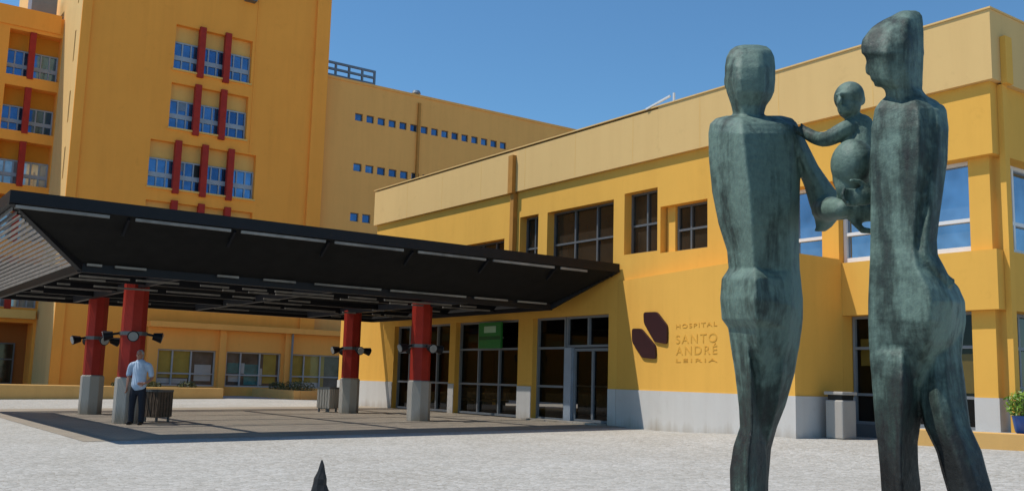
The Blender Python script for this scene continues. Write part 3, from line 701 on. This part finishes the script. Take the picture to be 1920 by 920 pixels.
# low planter walls ----------------------------------------------------
def leaves(mb, c, r, n, size, rnd, flat=1.0):
    for _ in range(n):
        while True:
            p = np.array([rnd.uniform(-1, 1) for _ in range(3)])
            if p@p <= 1: break
        p = p*np.array(r)+np.array(c)
        a = np.array([rnd.gauss(0, 1) for _ in range(3)]); a /= np.linalg.norm(a)
        b = np.cross(a, [rnd.gauss(0, 1) for _ in range(3)]); b /= np.linalg.norm(b)
        s = size*rnd.uniform(.6, 1.3)
        mb.add([p-a*s, p+b*s*.38, p+a*s, p-b*s*.38], [(0, 1, 2, 3)])
pl = thing('planter_wall', 'long low sand coloured planter wall running left of the gap by the tower', 'planter', (10, 47.5, 0))
build('wall', MB().box(-14, 16.6, 46.8, 47.25, -.5, .46).box(-14, 16.6, 49.5, 49.9, -.5, .44).box(16.2, 16.6, 47.252, 49.498, -.5, .455), 'wallcap', pl, bevel=.02)
build('soil', MB().box(-13.9, 16.19, 47.255, 49.495, -.4, .30), 'soil', pl)
pl2 = thing('planter_wall', 'short low sand coloured planter wall right of the gap, its sunlit side toward the camera', 'planter', (20.3, 48, 0))
build('wall', MB().box(19.65, 20.0, 45.5, 51.0, -.3, .44).box(20.002, 21.25, 45.5, 45.85, -.3, .437).box(21.252, 21.6, 45.5, 51.0, -.3, .44), 'wallcap', pl2, bevel=.02)
build('soil', MB().box(20.0, 21.25, 45.852, 51.0, -.2, .3), 'soil', pl2)
rnd = random.Random(3)
spots = [(20.6, 46.6, .55, 'round olive shrub at the near end of the short planter'), (20.7, 48.2, .5, 'olive shrub in the middle of the short planter'),
         (20.6, 49.9, .45, 'olive shrub at the far end of the short planter'),
         (15.3, 48.3, .42, 'olive shrub at the right end of the long planter wall'), (13.7, 48.4, .36, 'olive shrub in the long planter wall, second from its right end'), (12.2, 48.3, .40, 'olive shrub in the long planter wall near the standing man')]
for x, y, r, lab in spots:
    t = thing('shrub', lab, 'shrub', (x, y, .3), 'olive shrubs in the planters')
    m = MB(); leaves(m, (x, y, .3+r*.55), (r*1.1, r*1.2, r*.6), 520, .055, rnd); build('foliage', m, 'leafo', t)
    m = MB()
    for q in range(6):
        a = rnd.uniform(0, 6.28); m.cyl((x, y, .28), (x+r*.6*math.cos(a), y+r*.6*math.sin(a), .3+r*.8), .014, .005, 6)
    build('stem', m, 'wood', t)

lw = thing('terrace_wall', 'low sand coloured retaining wall along the terrace at the right edge', 'wall', (18.8, 10, 0))
def wallrun(m, pts, w, z0, z1):
    for (a, b) in zip(pts, pts[1:]):
        a = np.array(a); b = np.array(b); d = (b-a)/np.linalg.norm(b-a); n = np.array((d[1], -d[0]))*w
        m.prism([tuple(a), tuple(b), tuple(b-n), tuple(a-n)], z0, z1)
m = MB(); wallrun(m, [(18.05, 11.85), (19.15, 8.55)], -.28, -.4, .47); wallrun(m, [(19.152, 8.545), (20.6, 4.4)], -.28, -.4, .468)
build('wall', m, 'wallcap', lw, bevel=.015)

pot = thing('potted_plant', 'bright green leafy plant in a blue glazed pot at the right edge of the terrace', 'potted plant', (19.02, 9.62, .46))
build('pot', MB().lathe(19.02, 9.62, [(.13, .462), (.16, .50), (.20, .75), (.215, .80), (.19, .80), (.17, .74)], 22), 'bluepot', pot, smooth=True)
build('soil', MB().cyl((19.02, 9.62, .70), (19.02, 9.62, .752), .165, .165, 20), 'soil', pot)
m = MB(); leaves(m, (18.99, 9.64, 1.03), (.30, .30, .26), 420, .05, rnd); build('foliage', m, 'leaf', pot)
m = MB()
for q in range(7):
    a = q*.9; m.cyl((19.02, 9.62, .74), (19.02+.18*math.cos(a), 9.62+.18*math.sin(a), 1.1), .012, .005, 6)
build('stem', m, 'wood', pot)

# bins ------------------------------------------------------------------
def slat_bin(x, y, label, rz, mat):
    z0 = gz(x, y)+.006
    t = thing('litter_bin', label, 'litter bin', (x, y, z0), 'slatted litter bins under the canopy')
    c, s = math.cos(rz), math.sin(rz); ax, ay, az = (c, s, 0), (-s, c, 0), (0, 0, 1); o = (x, y, z0)
    m = MB()
    for k in range(5):
        u = -.22+k*.11
        for v in (-.24, .24): m.obox(o, ax, ay, az, u-.042, u+.042, v-.012, v+.012, .14, .80)
        for v in (-.27, .27): m.obox(o, ax, ay, az, v-.012, v+.012, u-.042, u+.042, .14, .80)
    build('slats', m, mat, t)
    build('liner', MB().obox(o, ax, ay, az, -.235, .235, -.21, .21, .12, .78), 'aludark', t)
    build('top_frame', MB().obox(o, ax, ay, az, -.29, .29, -.27, -.2, .80, .86).obox(o, ax, ay, az, -.29, .29, .2, .27, .80, .86).obox(o, ax, ay, az, -.29, -.2, -.199, .199, .80, .858).obox(o, ax, ay, az, .2, .29, -.199, .199, .80, .858), 'aludark', t)
    for u in (-.22, .22):
        for v in (-.2, .2): build('leg', MB().obox(o, ax, ay, az, u-.025, u+.025, v-.025, v+.025, 0, .139), 'aludark', t)
slat_bin(7.86, 27.2, 'dark wooden slatted litter bin beside the man in the blue shirt', .55, 'wood')
slat_bin(15.0, 31.75, 'greyish slatted litter bin left of the red column by the entrance', .5, 'pedestal')
x, y = 18.25, 13.15; z0 = gz(x, y)
t = thing('concrete_bin', 'pebbled concrete bin with dark top slot against the shaded yellow wall', 'litter bin', (x, y, z0))
build('body', MB().box(x-.24, x+.24, y-.22, y+.22, z0, z0+.82), 'bin', t, bevel=.03)
build('lid', MB().box(x-.26, x+.26, y-.24, y+.24, z0+.93, z0+1.0), 'bin', t, bevel=.015)
build('opening', MB().box(x-.2, x+.2, y-.18, y+.18, z0+.822, z0+.928), 'shoe', t)

# obelisk ---------------------------------------------------------------
ox, oy = 3.452, 7.367; oz = gz(ox, oy)
t = thing('pointed_post', 'dark bronze post with an uneven pointed tip at the bottom edge of the paving', 'post', (ox, oy, oz))
rnd = random.Random(12); m = MB(); N = 7; prof = [(oz, .17, .03), (oz+.25, .135, .02), (.16, .115, .01), (.27, .092, .0), (.34, .066, -.006), (.385, .058, -.004), (.44, .036, .004), (.49, .022, .006), (.53, .007, .003)]
jit = [rnd.uniform(.72, 1.22) for _ in range(N)]
for z, r, c in prof:
    for q in range(N):
        a = 2*math.pi*q/N+.3; rr_ = r*jit[q]*rnd.uniform(.93, 1.07); m.v.append((ox+c*.8+rr_*math.cos(a), oy-c*.58+rr_*math.sin(a), z))
m.f = [(j_*N+q, j_*N+(q+1) % N, (j_+1)*N+(q+1) % N, (j_+1)*N+q) for j_ in range(len(prof)-1) for q in range(N)]+[tuple(range(N))[::-1], tuple(range((len(prof)-1)*N, len(prof)*N))]
build('shaft', m, 'darkbronze', t)
build('foot', MB().ngon_col(ox, oy, .26, .24, oz-.02, oz+.05, 8, .3), 'plinth', t, bevel=.008)

# ------------------------------------------------------------------ bronze figures
FH = np.array([math.sin(YAW), math.cos(YAW), 0.0]); SD = 4.9
DOFF = 0.0   # how far behind (+) or before (-) the group's middle a figure stands
def sp(px, py, d=0.0):
    """outline read off the picture, set at the sculpture's own distance (4.9 m), d = real depth in metres behind that plane"""
    ray = (px-960)/FPX*CR-(py-460)/FPX*CU+_f
    return CAM+ray*((SD+DOFF+d)/(ray@FH))
def sp0(px, py, d=0.0): return sp(px, py)+FH*d
PX = SD/FPX
def lin(rows, step):
    rows = np.array(rows, float); out = []
    for a, b in zip(rows, rows[1:]):
        n = max(1, int(round((b[0]-a[0])/step)))
        out += [a+(b-a)*k/n for k in range(n)]
    return out+[rows[-1]]
def crom(rows, step):
    rows = np.array(rows, float); out = []
    for i in range(len(rows)-1):
        p0 = rows[max(i-1, 0)]; p1 = rows[i]; p2 = rows[i+1]; p3 = rows[min(i+2, len(rows)-1)]
        n = max(1, int(round((p2[0]-p1[0])/step)))
        for k in range(n):
            t = k/n
            v = 0.5*((2*p1)+(-p0+p2)*t+(2*p0-5*p1+4*p2-p3)*t*t+(-p0+3*p1-3*p2+p3)*t**3)
            lo, hi = np.minimum(p1, p2), np.maximum(p1, p2); span = (hi-lo)*.25+1e-6
            out.append(np.clip(v, lo-span, hi+span))
    out.append(rows[-1]); return out
def loft(mb, rows, off=0.0, step=12, bev=.035, k2=None, smooth=False):
    """rows: y, left, ridge, right, depth of the ridge towards us, depth of the back, [offset]; px units of the plane"""
    rr = (crom if smooth else lin)([tuple(r)+(0,)*(7-len(r)) for r in rows], step); rings = []
    for y, xl, xk, xr, df, db, o in rr:
        P = [np.array((xl, 0.)), np.array((xk, -df)), np.array((xr, 0.)), np.array((xl+(xr-xl)*.62, db)), np.array((xl+(xr-xl)*.3, db*.95))]
        if k2 is not None:
            q = np.array(k2, float); P.insert(2, np.array((np.interp(y, q[:, 0], q[:, 1]), -np.interp(y, q[:, 0], q[:, 2]))))
        ring = []
        for i in range(len(P)):
            a, b, c = P[i-1], P[i], P[(i+1) % len(P)]
            ring += [b+(a-b)*bev, b+(c-b)*bev]
        # keep the measured left / right outline in spite of the bevel
        xs_ = [q[0] for q in ring]; l0, l1 = min(xs_), max(xs_)
        ring = [np.array((xl+(q[0]-l0)/(l1-l0)*(xr-xl), q[1])) for q in ring]
        rings.append([sp(q[0], y, (q[1]+o)*PX+off) for q in ring])
    n = len(rings[0]); vs = [p for r in rings for p in r]
    fs = [(j*n+i, j*n+(i+1) % n, (j+1)*n+(i+1) % n, (j+1)*n+i) for j in range(len(rings)-1) for i in range(n)]
    fs += [tuple(range(n)), tuple(range((len(rings)-1)*n, len(rings)*n))[::-1]]
    mb.add(vs, fs)
def tube(mb, pts, n=12, flat=1.0, P=sp, unit=PX, sub=5):
    """pts: (x, y, depth_m, radius) control points in picture units -> smooth tapered limb with round ends"""
    ctr = [np.append(P(p[0], p[1], p[2]), p[3]*unit) for p in pts]
    C = []
    for i in range(len(ctr)-1):
        p0, p1, p2, p3 = ctr[max(i-1, 0)], ctr[i], ctr[i+1], ctr[min(i+2, len(ctr)-1)]
        for k in range(sub):
            t = k/sub; C.append(0.5*((2*p1)+(-p0+p2)*t+(2*p0-5*p1+4*p2-p3)*t*t+(-p0+3*p1-3*p2+p3)*t**3))
    C.append(ctr[-1]); limb(mb, C, n, flat)
def limb(mb, C, n=12, flat=1.0):
    C = [np.array(c, float) for c in C]
    d0 = C[0][:3]-C[1][:3]; d0 /= np.linalg.norm(d0)+1e-9; d1 = C[-1][:3]-C[-2][:3]; d1 /= np.linalg.norm(d1)+1e-9
    st = [np.append(C[0][:3]+d0*C[0][3]*k, C[0][3]*math.sqrt(max(0, 1-k*k))) for k in (.95, .75, .4)]
    en = [np.append(C[-1][:3]+d1*C[-1][3]*k, C[-1][3]*math.sqrt(max(0, 1-k*k))) for k in (.4, .75, .95)]
    C = st+C+en; rings = []; ref = None
    for i, c in enumerate(C):
        d = C[min(i+1, len(C)-1)][:3]-C[max(i-1, 0)][:3]; d /= np.linalg.norm(d)+1e-9
        if ref is None: ref = np.cross(d, (0.31, 0.2, .93)); 
        x = ref-d*(ref@d); x /= np.linalg.norm(x)+1e-9; ref = x; y = np.cross(d, x)
        rings.append([c[:3]+c[3]*(math.cos(2*math.pi*k/n)*x+flat*math.sin(2*math.pi*k/n)*y) for k in range(n)])
    vs = [p for r in rings for p in r]
    fs = [(j*n+i, j*n+(i+1) % n, (j+1)*n+(i+1) % n, (j+1)*n+i) for j in range(len(rings)-1) for i in range(n)]
    fs += [tuple(range(n))[::-1], tuple(range((len(rings)-1)*n, len(rings)*n))]
    mb.add(vs, fs)
def blob(mb, c, r, n=18, axes=None):
    c = np.array(c, float); X, Y, Z = axes if axes is not None else np.eye(3)
    vs = []; 
    for j in range(1, n):
        th = math.pi*j/n
        for i in range(n):
            ph = 2*math.pi*i/n
            vs.append(c+r[0]*math.sin(th)*math.cos(ph)*X+r[1]*math.sin(th)*math.sin(ph)*Y+r[2]*math.cos(th)*Z)
    fs = [(j*n+i, (j+1)*n+i, (j+1)*n+(i+1) % n, j*n+(i+1) % n) for j in range(n-2) for i in range(n)]
    fs += [tuple(range(n)), tuple(range((n-2)*n, (n-1)*n))[::-1]]
    mb.add(vs, fs)
RH = np.array([math.cos(YAW), -math.sin(YAW), 0.0]); ZH = np.array((0, 0, 1.0))
FA = (RH, FH, ZH)
def hand(mb, wx, wy, wd, dx, dy, dd, s=1.0, spread=(0, 1)):
    """palm and five unequal fingers, starting at the wrist and pointing along (dx, dy, dd)"""
    w0 = sp(wx, wy, wd); d = RH*dx-ZH*dy+FH*dd; d = d/np.linalg.norm(d)
    side_ = np.cross(d, FH); side_ /= np.linalg.norm(side_)+1e-9; nrm = np.cross(d, side_)
    palm = w0+d*.075*s
    blob(mb, palm, (.075*s, .05*s, .026*s), 12, (d, side_, nrm))
    for k, (o, L) in enumerate(((-.036, .075), (-.012, .09), (.013, .085), (.036, .066))):
        b = palm+d*.05*s+side_*o*s
        pts = [np.append(b, .0135*s), np.append(b+d*L*.5*s+nrm*.012*s, .0125*s), np.append(b+d*L*.8*s+nrm*.045*s, .011*s), np.append(b+d*L*.85*s+nrm*.07*s, .009*s)]
        limb(mb, pts, 8)
    b = palm-d*.03*s-side_*.045*s
    limb(mb, [np.append(b, .015*s), np.append(b+d*.035*s-side_*.035*s, .014*s), np.append(b+d*.085*s-side_*.04*s+nrm*.02*s, .011*s)], 8)

G = 'bronze family sculpture figures'
pc = sp(1560, 1085, 0.0)
PZ = 0.29
plinth = thing('sculpture_plinth', 'grey granite plinth carrying the bronze family, just below the picture', 'plinth', (pc[0], pc[1], gz(pc[0], pc[1])))
m = MB(); m.obox((pc[0], pc[1], 0), RH, FH, ZH, -1.05, 1.2, -.95, 1.0, gz(pc[0], pc[1])-.05, PZ-.001)
build('block', m, 'plinth', plinth, bevel=.02)

# man, seen from behind
DOFF = 0.32
m = MB()
loft(m, [(217, 1362, 1394, 1466, 48, 48), (222, 1342, 1392, 1486, 72, 60), (232, 1331, 1391, 1496, 92, 68), (250, 1328, 1392, 1499, 112, 72), (300, 1329, 1398, 1503, 122, 80), (360, 1335, 1406, 1500, 128, 80),
         (420, 1347, 1411, 1498, 122, 75), (470, 1363, 1414, 1499, 108, 70), (503, 1366, 1416, 1500, 100, 75), (522, 1353, 1417, 1502, 134, 80), (560, 1350, 1418, 1506, 142, 82), (598, 1353, 1420, 1506, 128, 80), (614, 1365, 1421, 1504, 108, 78), (650, 1370, 1424, 1499, 92, 72), (700, 1378, 1428, 1488, 62, 60), (760, 1388, 1428, 1466, 40, 46), (800, 1398, 1426, 1444, 20, 30), (830, 1410, 1424, 1434, 6, 10)],
     k2=[(217, 1448, 36), (232, 1480, 52), (245, 1484, 55), (420, 1480, 55), (500, 1483, 50), (575, 1484, 66), (650, 1476, 50), (700, 1466, 34), (760, 1450, 20), (830, 1430, 4)])
loft(m, [(590, 1366, 1395, 1428, 10, 40), (620, 1366, 1398, 1431, 44, 60), (650, 1371, 1402, 1432, 68, 70), (700, 1378, 1408, 1432, 74, 66), (760, 1385, 1410, 1432, 70, 62), (800, 1387, 1410, 1433, 62, 58),
         (835, 1375, 1405, 1436, 66, 58), (880, 1368, 1402, 1438, 66, 56), (960, 1370, 1404, 1434, 56, 50), (1040, 1376, 1404, 1430, 48, 44), (1075, 1374, 1402, 1432, 48, 50), (1087, 1372, 1402, 1434, 50, 60)])
loft(m, [(590, 1428, 1462, 1496, 10, 40), (620, 1426, 1462, 1499, 42, 60), (650, 1425, 1462, 1498, 62, 70), (700, 1425, 1458, 1490, 70, 66, 8), (760, 1424, 1452, 1473, 62, 62, 20), (800, 1420, 1442, 1457, 56, 60, 36),
         (840, 1412, 1432, 1446, 54, 58, 54), (900, 1406, 1426, 1441, 52, 54, 72), (980, 1404, 1424, 1440, 46, 50, 90), (1050, 1402, 1420, 1438, 42, 46, 100), (1087, 1400, 1420, 1442, 44, 70, 100)], bev=.2)
for fx0, fd0 in ((1403, 0.0), (1421, .27)):   # feet
    a = sp(fx0, 1078, fd0-.08); b = sp(fx0, 1080, fd0+.24)
    a[2] = PZ+.055; b[2] = PZ+.035; limb(m, [np.append(a, .07), np.append((a+b)/2, .065), np.append(b, .05)], 12, .8)
loft(m, [(84, 1392, 1398, 1422, 4, 8), (87, 1379, 1394, 1437, 14, 24), (94, 1369, 1390, 1446, 26, 42), (107, 1362, 1387, 1452, 42, 60), (125, 1359, 1385, 1454, 55, 74), (150, 1359, 1385, 1454, 62, 78), (172, 1362, 1386, 1452, 58, 78),
         (186, 1367, 1388, 1446, 50, 72), (198, 1371, 1391, 1437, 44, 60), (212, 1374, 1393, 1433, 42, 52), (240, 1375, 1394, 1434, 42, 50)], step=5, bev=.13,
     k2=[(85, 1412, 6), (95, 1424, 40), (125, 1428, 60), (172, 1427, 58), (198, 1420, 44), (240, 1420, 42)])
blob(m, sp(1441, 150, .02), (.012, .03, .045), 10, FA); blob(m, sp(1362, 152, .03), (.012, .03, .045), 10, FA)  # ears
fc = sp(1408, 150, .215); blob(m, fc, (.028, .045, .05), 10, FA); blob(m, fc+ZH*-.075+FH*-.012, (.045, .022, .014), 10, FA)  # nose, mouth on the far side
loft(m, [(236, 1440, 1470, 1496, 60, 50), (260, 1468, 1490, 1509, 52, 48, 4), (310, 1492, 1512, 1534, 46, 44, 10), (350, 1508, 1534, 1562, 44, 44, 16), (385, 1518, 1546, 1592, 42, 46, 20), (410, 1527, 1546, 1572, 36, 40, 20), (425, 1530, 1541, 1560, 22, 28, 18), (434, 1526, 1534, 1548, 10, 12, 16)], step=8, bev=.2)
tube(m, [(1546, 392, .02, 27), (1562, 392, -.18, 24), (1580, 392, -.36, 17)])
hand(m, 1580, 392, -.36, 1, .0, .1, 1.3)
hole = sp(1463, 566, 0)
man = voxel('bronze_man', m, 'bronze_green', .0085, loc=sp(1415, 1085, .05), smooth_it=1)
tag(man, 'green patinated bronze man seen from behind, left of the two tall figures', 'statue', G, 'thing')

# woman
DOFF = -0.34
m = MB()
loft(m, [(168, 1667, 1706, 1729, 38, 38), (180, 1661, 1712, 1738, 44, 40), (190, 1650, 1718, 1758, 60, 48), (203, 1640, 1722, 1771, 78, 56), (240, 1633, 1724, 1774, 88, 60), (290, 1631, 1724, 1772, 90, 62),
         (340, 1632, 1720, 1764, 86, 62), (400, 1632, 1716, 1756, 80, 60), (460, 1631, 1712, 1752, 80, 60), (500, 1630, 1718, 1764, 92, 66), (520, 1629, 1728, 1782, 102, 70), (538, 1628, 1738, 1798, 110, 74), (565, 1627, 1746, 1810, 116, 78),
         (600, 1627, 1744, 1812, 112, 78), (640, 1628, 1738, 1806, 92, 72), (680, 1632, 1726, 1796, 60, 60), (720, 1638, 1716, 1775, 40, 50)],
     k2=[(168, 1722, 30), (203, 1748, 62), (300, 1752, 64), (460, 1738, 50), (520, 1762, 80), (565, 1786, 86), (640, 1778, 60), (720, 1755, 24)])
loft(m, [(590, 1640, 1688, 1730, 6, 40), (630, 1632, 1690, 1740, 36, 60), (670, 1630, 1692, 1744, 62, 70), (710, 1634, 1692, 1739, 76, 66), (750, 1637, 1692, 1733, 76, 62), (790, 1640, 1690, 1727, 68, 60), (830, 1645, 1688, 1721, 64, 58), (870, 1649, 1688, 1722, 64, 56),
         (915, 1652, 1690, 1727, 62, 56), (990, 1656, 1692, 1722, 52, 48), (1050, 1660, 1690, 1716, 44, 42), (1087, 1656, 1690, 1720, 48, 60)])
loft(m, [(596, 1734, 1776, 1804, 20, 60, -6), (640, 1724, 1768, 1806, 52, 84, -8), (670, 1721, 1764, 1803, 56, 80, -14), (710, 1721, 1764, 1809, 56, 78, -20), (760, 1724, 1770, 1815, 56, 74, -28), (800, 1733, 1782, 1820, 56, 70, -38),
         (845, 1755, 1800, 1841, 54, 66, -50), (880, 1764, 1812, 1850, 52, 62, -58), (915, 1774, 1824, 1860, 48, 58, -66), (980, 1796, 1840, 1872, 42, 50, -80), (1050, 1818, 1852, 1880, 38, 44, -92), (1087, 1822, 1854, 1888, 40, 50, -96)], bev=.2)
for fx0, fd0 in ((1688, 0.0), (1853, -.26)):
    a = sp(fx0, 1078, fd0-.07); b = sp(fx0-16, 1080, fd0+.24)
    a[2] = PZ+.055; b[2] = PZ+.035; limb(m, [np.append(a, .068), np.append((a+b)/2, .062), np.append(b, .048)], 12, .8)
loft(m, [(20, 1692, 1700, 1717, 4, 10), (23, 1684, 1696, 1724, 9, 22), (30, 1672, 1690, 1729, 16, 36), (37, 1657, 1684, 1730, 22, 46), (44, 1645, 1678, 1731, 28, 54), (52, 1634, 1672, 1731, 34, 60), (62, 1626, 1668, 1732, 40, 64), (74, 1617, 1664, 1732, 46, 67), (86, 1614, 1662, 1732, 52, 70), (100, 1615, 1660, 1733, 57, 70),
         (106, 1622, 1661, 1732, 54, 64), (130, 1628, 1664, 1731, 50, 60), (150, 1633, 1668, 1730, 46, 56), (160, 1643, 1676, 1730, 43, 52), (167, 1658, 1684, 1729, 41, 48), (190, 1664, 1690, 1730, 40, 44)], step=4, bev=.09,
     k2=[(20, 1710, 6), (37, 1702, 36), (76, 1699, 56), (130, 1698, 52), (167, 1706, 42), (190, 1712, 40)])
nb = sp(1628, 128, .02); blob(m, nb, (.013, .022, .036), 10, FA); blob(m, sp(1640, 147, .02), (.012, .03, .010), 10, FA); blob(m, sp(1648, 158, .02), (.024, .026, .014), 10, FA)
loft(m, [(196, 1742, 1756, 1768, 20, 20, -24), (206, 1736, 1754, 1775, 34, 30, -30), (240, 1732, 1756, 1779, 40, 34, -36), (300, 1729, 1754, 1777, 40, 32, -44), (350, 1726, 1748, 1770, 37, 30, -50), (400, 1721, 1743, 1763, 35, 28, -54), (450, 1714, 1736, 1757, 32, 27, -58),
         (478, 1712, 1736, 1759, 30, 26, -62), (498, 1722, 1748, 1770, 27, 24, -66), (514, 1740, 1760, 1778, 23, 22, -66), (527, 1756, 1771, 1787, 17, 18, -62), (536, 1770, 1779, 1789, 8, 10, -58)], step=8, bev=.16)
hand(m, 1751, 497, -.17, .6, .72, .12, .55)
tube(m, [(1660, 255, .08, 24), (1650, 330, .16, 20), (1656, 368, .20, 17), (1650, 366, .17, 14), (1642, 366, .15, 12)], 10)
hand(m, 1644, 366, .14, -1, .12, -.02, .95)
woman = voxel('bronze_woman', m, 'bronze_brown', .0085, loc=sp(1740, 1085, .05), smooth_it=1)
tag(woman, 'green patinated bronze woman in mid stride with swept back cap of hair, rightmost figure', 'statue', G, 'thing')

# child held between them
DOFF = 0.0
m = MB()
blob(m, sp(1599, 308, -.01), (.108, .13, .130), 20, FA)
tube(m, [(1606, 300, .05, 36), (1610, 258, .08, 30), (1612, 240, .09, 28)], 14)
tube(m, [(1600, 240, .09, 14), (1598, 215, .09, 15)], 10)
# head with brow, nose, chin
blob(m, sp(1592, 182, .09), (.076, .095, .08), 18, FA); blob(m, sp(1592, 200, .08), (.058, .075, .066), 16, FA)
blob(m, sp(1580, 178, .035), (.042, .03, .012), 12, FA); blob(m, sp(1574, 190, .02), (.013, .03, .026), 10, FA); blob(m, sp(1580, 202, .03), (.022, .025, .010), 10, FA); blob(m, sp(1584, 210, .045), (.034, .035, .018), 12, FA)
blob(m, sp(1618, 188, .08), (.012, .02, .028), 10, FA)
tube(m, [(1608, 234, .08, 20), (1580, 246, .04, 18), (1552, 260, .08, 16), (1530, 259, .17, 14), (1508, 247, .24, 12)], 8)
hand(m, 1514, 250, .23, -1, -.35, .25, .5)
tube(m, [(1612, 245, .14, 15), (1640, 262, .16, 13), (1660, 285, .14, 10)], 10)
# bent legs and feet
blob(m, sp(1602, 368, .05), (.088, .10, .075), 16, FA)
tube(m, [(1590, 335, .03, 30), (1588, 352, .0, 22), (1590, 372, .05, 16), (1594, 392, .08, 12)], 12)
tube(m, [(1612, 338, .04, 28), (1618, 356, .02, 20), (1620, 380, .08, 15), (1616, 398, .10, 11)], 12)
tube(m, [(1594, 392, .08, 11), (1584, 402, .06, 10), (1574, 405, .05, 8)], 8); tube(m, [(1616, 398, .10, 11), (1606, 407, .08, 10), (1598, 410, .06, 8)], 8)
child = voxel('bronze_child', m, 'bronze', .0085, loc=sp(1600, 400, .05), smooth_it=2)
tag(child, 'small bronze child held between the two tall figures, arm reaching to the man', 'statue', G, 'thing')

# ------------------------------------------------------------------ standing man by the column
hx, hy = 7.02, 26.05; hz = gz(hx, hy)+.006
person = thing('person', 'standing man in pale blue short sleeved shirt and dark trousers by a red column', 'person', (hx, hy, hz))
Rv, Fv = np.array((.80, -.60, 0)), np.array((-.60, -.80, 0))     # his side axis (picture right) and facing, towards the camera
def hp(a, b, z): return np.array((hx, hy, hz))+(Rv*a+Fv*b+ZH*z)*1.075
def L(mb, pts, n=12, flat=1.0, sub=5):
    ctr = [np.append(hp(*p[:3]), p[3]*1.06) for p in pts]; C = []
    for i in range(len(ctr)-1):
        p0, p1, p2, p3 = ctr[max(i-1, 0)], ctr[i], ctr[i+1], ctr[min(i+2, len(ctr)-1)]
        for k in range(sub):
            t_ = k/sub; C.append(0.5*((2*p1)+(-p0+p2)*t_+(2*p0-5*p1+4*p2-p3)*t_*t_+(-p0+3*p1-3*p2+p3)*t_**3))
    C.append(ctr[-1]); limb(mb, C, n, flat)
HA = (Rv, Fv, ZH)
m = MB()
blob(m, hp(-.02, .03, 1.64), (.074, .092, .115), 18, HA); blob(m, hp(-.02, .05, 1.575), (.056, .065, .06), 14, HA)
blob(m, hp(-.02, .125, 1.625), (.014, .022, .024), 8, HA); blob(m, hp(-.02, .105, 1.585), (.026, .014, .008), 8, HA)
for s in (-1, 1): blob(m, hp(-.02+s*.076, .02, 1.63), (.012, .022, .034), 8, HA); blob(m, hp(-.02+s*.032, .108, 1.665), (.024, .014, .007), 8, HA)
L(m, [(-.01, 0, 1.40, .062), (-.02, .01, 1.48, .054), (-.02, .02, 1.56, .054)])
L(m, [(0, 0, 1.36, .15), (0, 0, 1.15, .14), (0, 0, .95, .14)], 14, .7)
def arm(s, pts, fd):
    L(m, pts, 10)
    w_ = np.array(pts[-1][:3]); d = np.array(fd, float); d /= np.linalg.norm(d); sd = np.cross(d, (1, 0, 0)); sd /= np.linalg.norm(sd); nn = np.cross(d, sd)
    pc_ = w_+d*.05
    blob(m, hp(*pc_), (.048, .040, .017), 10, tuple(Rv*v[0]+Fv*v[1]+ZH*v[2] for v in (d, sd, nn)))
    for o_, l_ in ((-.030, .060), (-.010, .075), (.010, .070), (.029, .055)):
        b_ = pc_+d*.035+sd*o_; L(m, [(*b_, .0095), (*(b_+d*l_*.55+nn*.006), .009), (*(b_+d*l_*.9+nn*.03), .007)], 8, sub=3)
    b_ = pc_-d*.02+sd*.035; L(m, [(*b_, .011), (*(b_+d*.03+sd*.028), .010), (*(b_+d*.065+sd*.03+nn*.012), .008)], 8, sub=3)
arm(-1, [(-.20, 0, 1.40, .055), (-.245, -.02, 1.25, .047), (-.255, -.01, 1.11, .041), (-.25, .04, .98, .034), (-.245, .08, .88, .026)], (.02, .12, -1))
arm(1, [(.20, 0, 1.40, .055), (.26, -.04, 1.26, .047), (.285, -.04, 1.11, .042), (.25, .06, 1.02, .035), (.18, .13, .97, .027)], (-1, .5, -.1))
for s, bx in ((-1, -.13), (1, .115)):
    L(m, [(s*.09, 0, .90, .085), (bx*.9, .01, .50, .058), (bx, -.01, .25, .05), (bx, 0, .08, .04)])
voxel('body', m, 'skin', .0075, person, smooth_it=2)
m = MB(); L(m, [(0, 0, 1.39, .165), (0, 0, 1.30, .182), (0, 0, 1.12, .178), (0, 0, .99, .188), (0, 0, .93, .195)], 18, .78)
for s in (-1, 1): L(m, [(s*.14, 0, 1.40, .085), (s*.21, -.01, 1.37, .078), (s*.258, -.03, 1.24, .068), (s*.268, -.03, 1.17, .066)])
L(m, [(-.10, 0, 1.43, .06), (.10, 0, 1.43, .06)]); L(m, [(-.02, .01, 1.44, .07), (-.02, .015, 1.465, .066)])
voxel('shirt', m, 'shirt', .012, person, smooth_it=2)
m = MB(); L(m, [(0, 0, .93, .15), (0, 0, .88, .165), (0, 0, .84, .165)], 16, .7)
for s, bx in ((-1, -.13), (1, .115)): L(m, [(s*.085, 0, .86, .10), (bx*.85, .01, .65, .092), (bx, .0, .35, .074), (bx, -.01, .08, .07)])
voxel('trousers', m, 'trousers', .012, person, smooth_it=2)
m = MB()
for bx in (-.13, .115): L(m, [(bx, -.05, .045, .047), (bx, .08, .042, .047), (bx*1.1, .17, .035, .036)], 12, .9)
voxel('shoes', m, 'shoe', .01, person, smooth_it=2)
m = MB(); blob(m, hp(-.02, -.012, 1.665), (.092, .104, .108), 18, HA); blob(m, hp(-.02, -.04, 1.61), (.088, .068, .09), 14, HA)
# bare face: keep the hair above the brow
voxel('hair', m, 'hair', .01, person, smooth_it=2)
m = MB()
for s in (-1, 1): blob(m, hp(-.02+s*.032, .110, 1.65), (.012, .008, .007), 8, HA)
build('eyes', m, 'eye', person, smooth=True)
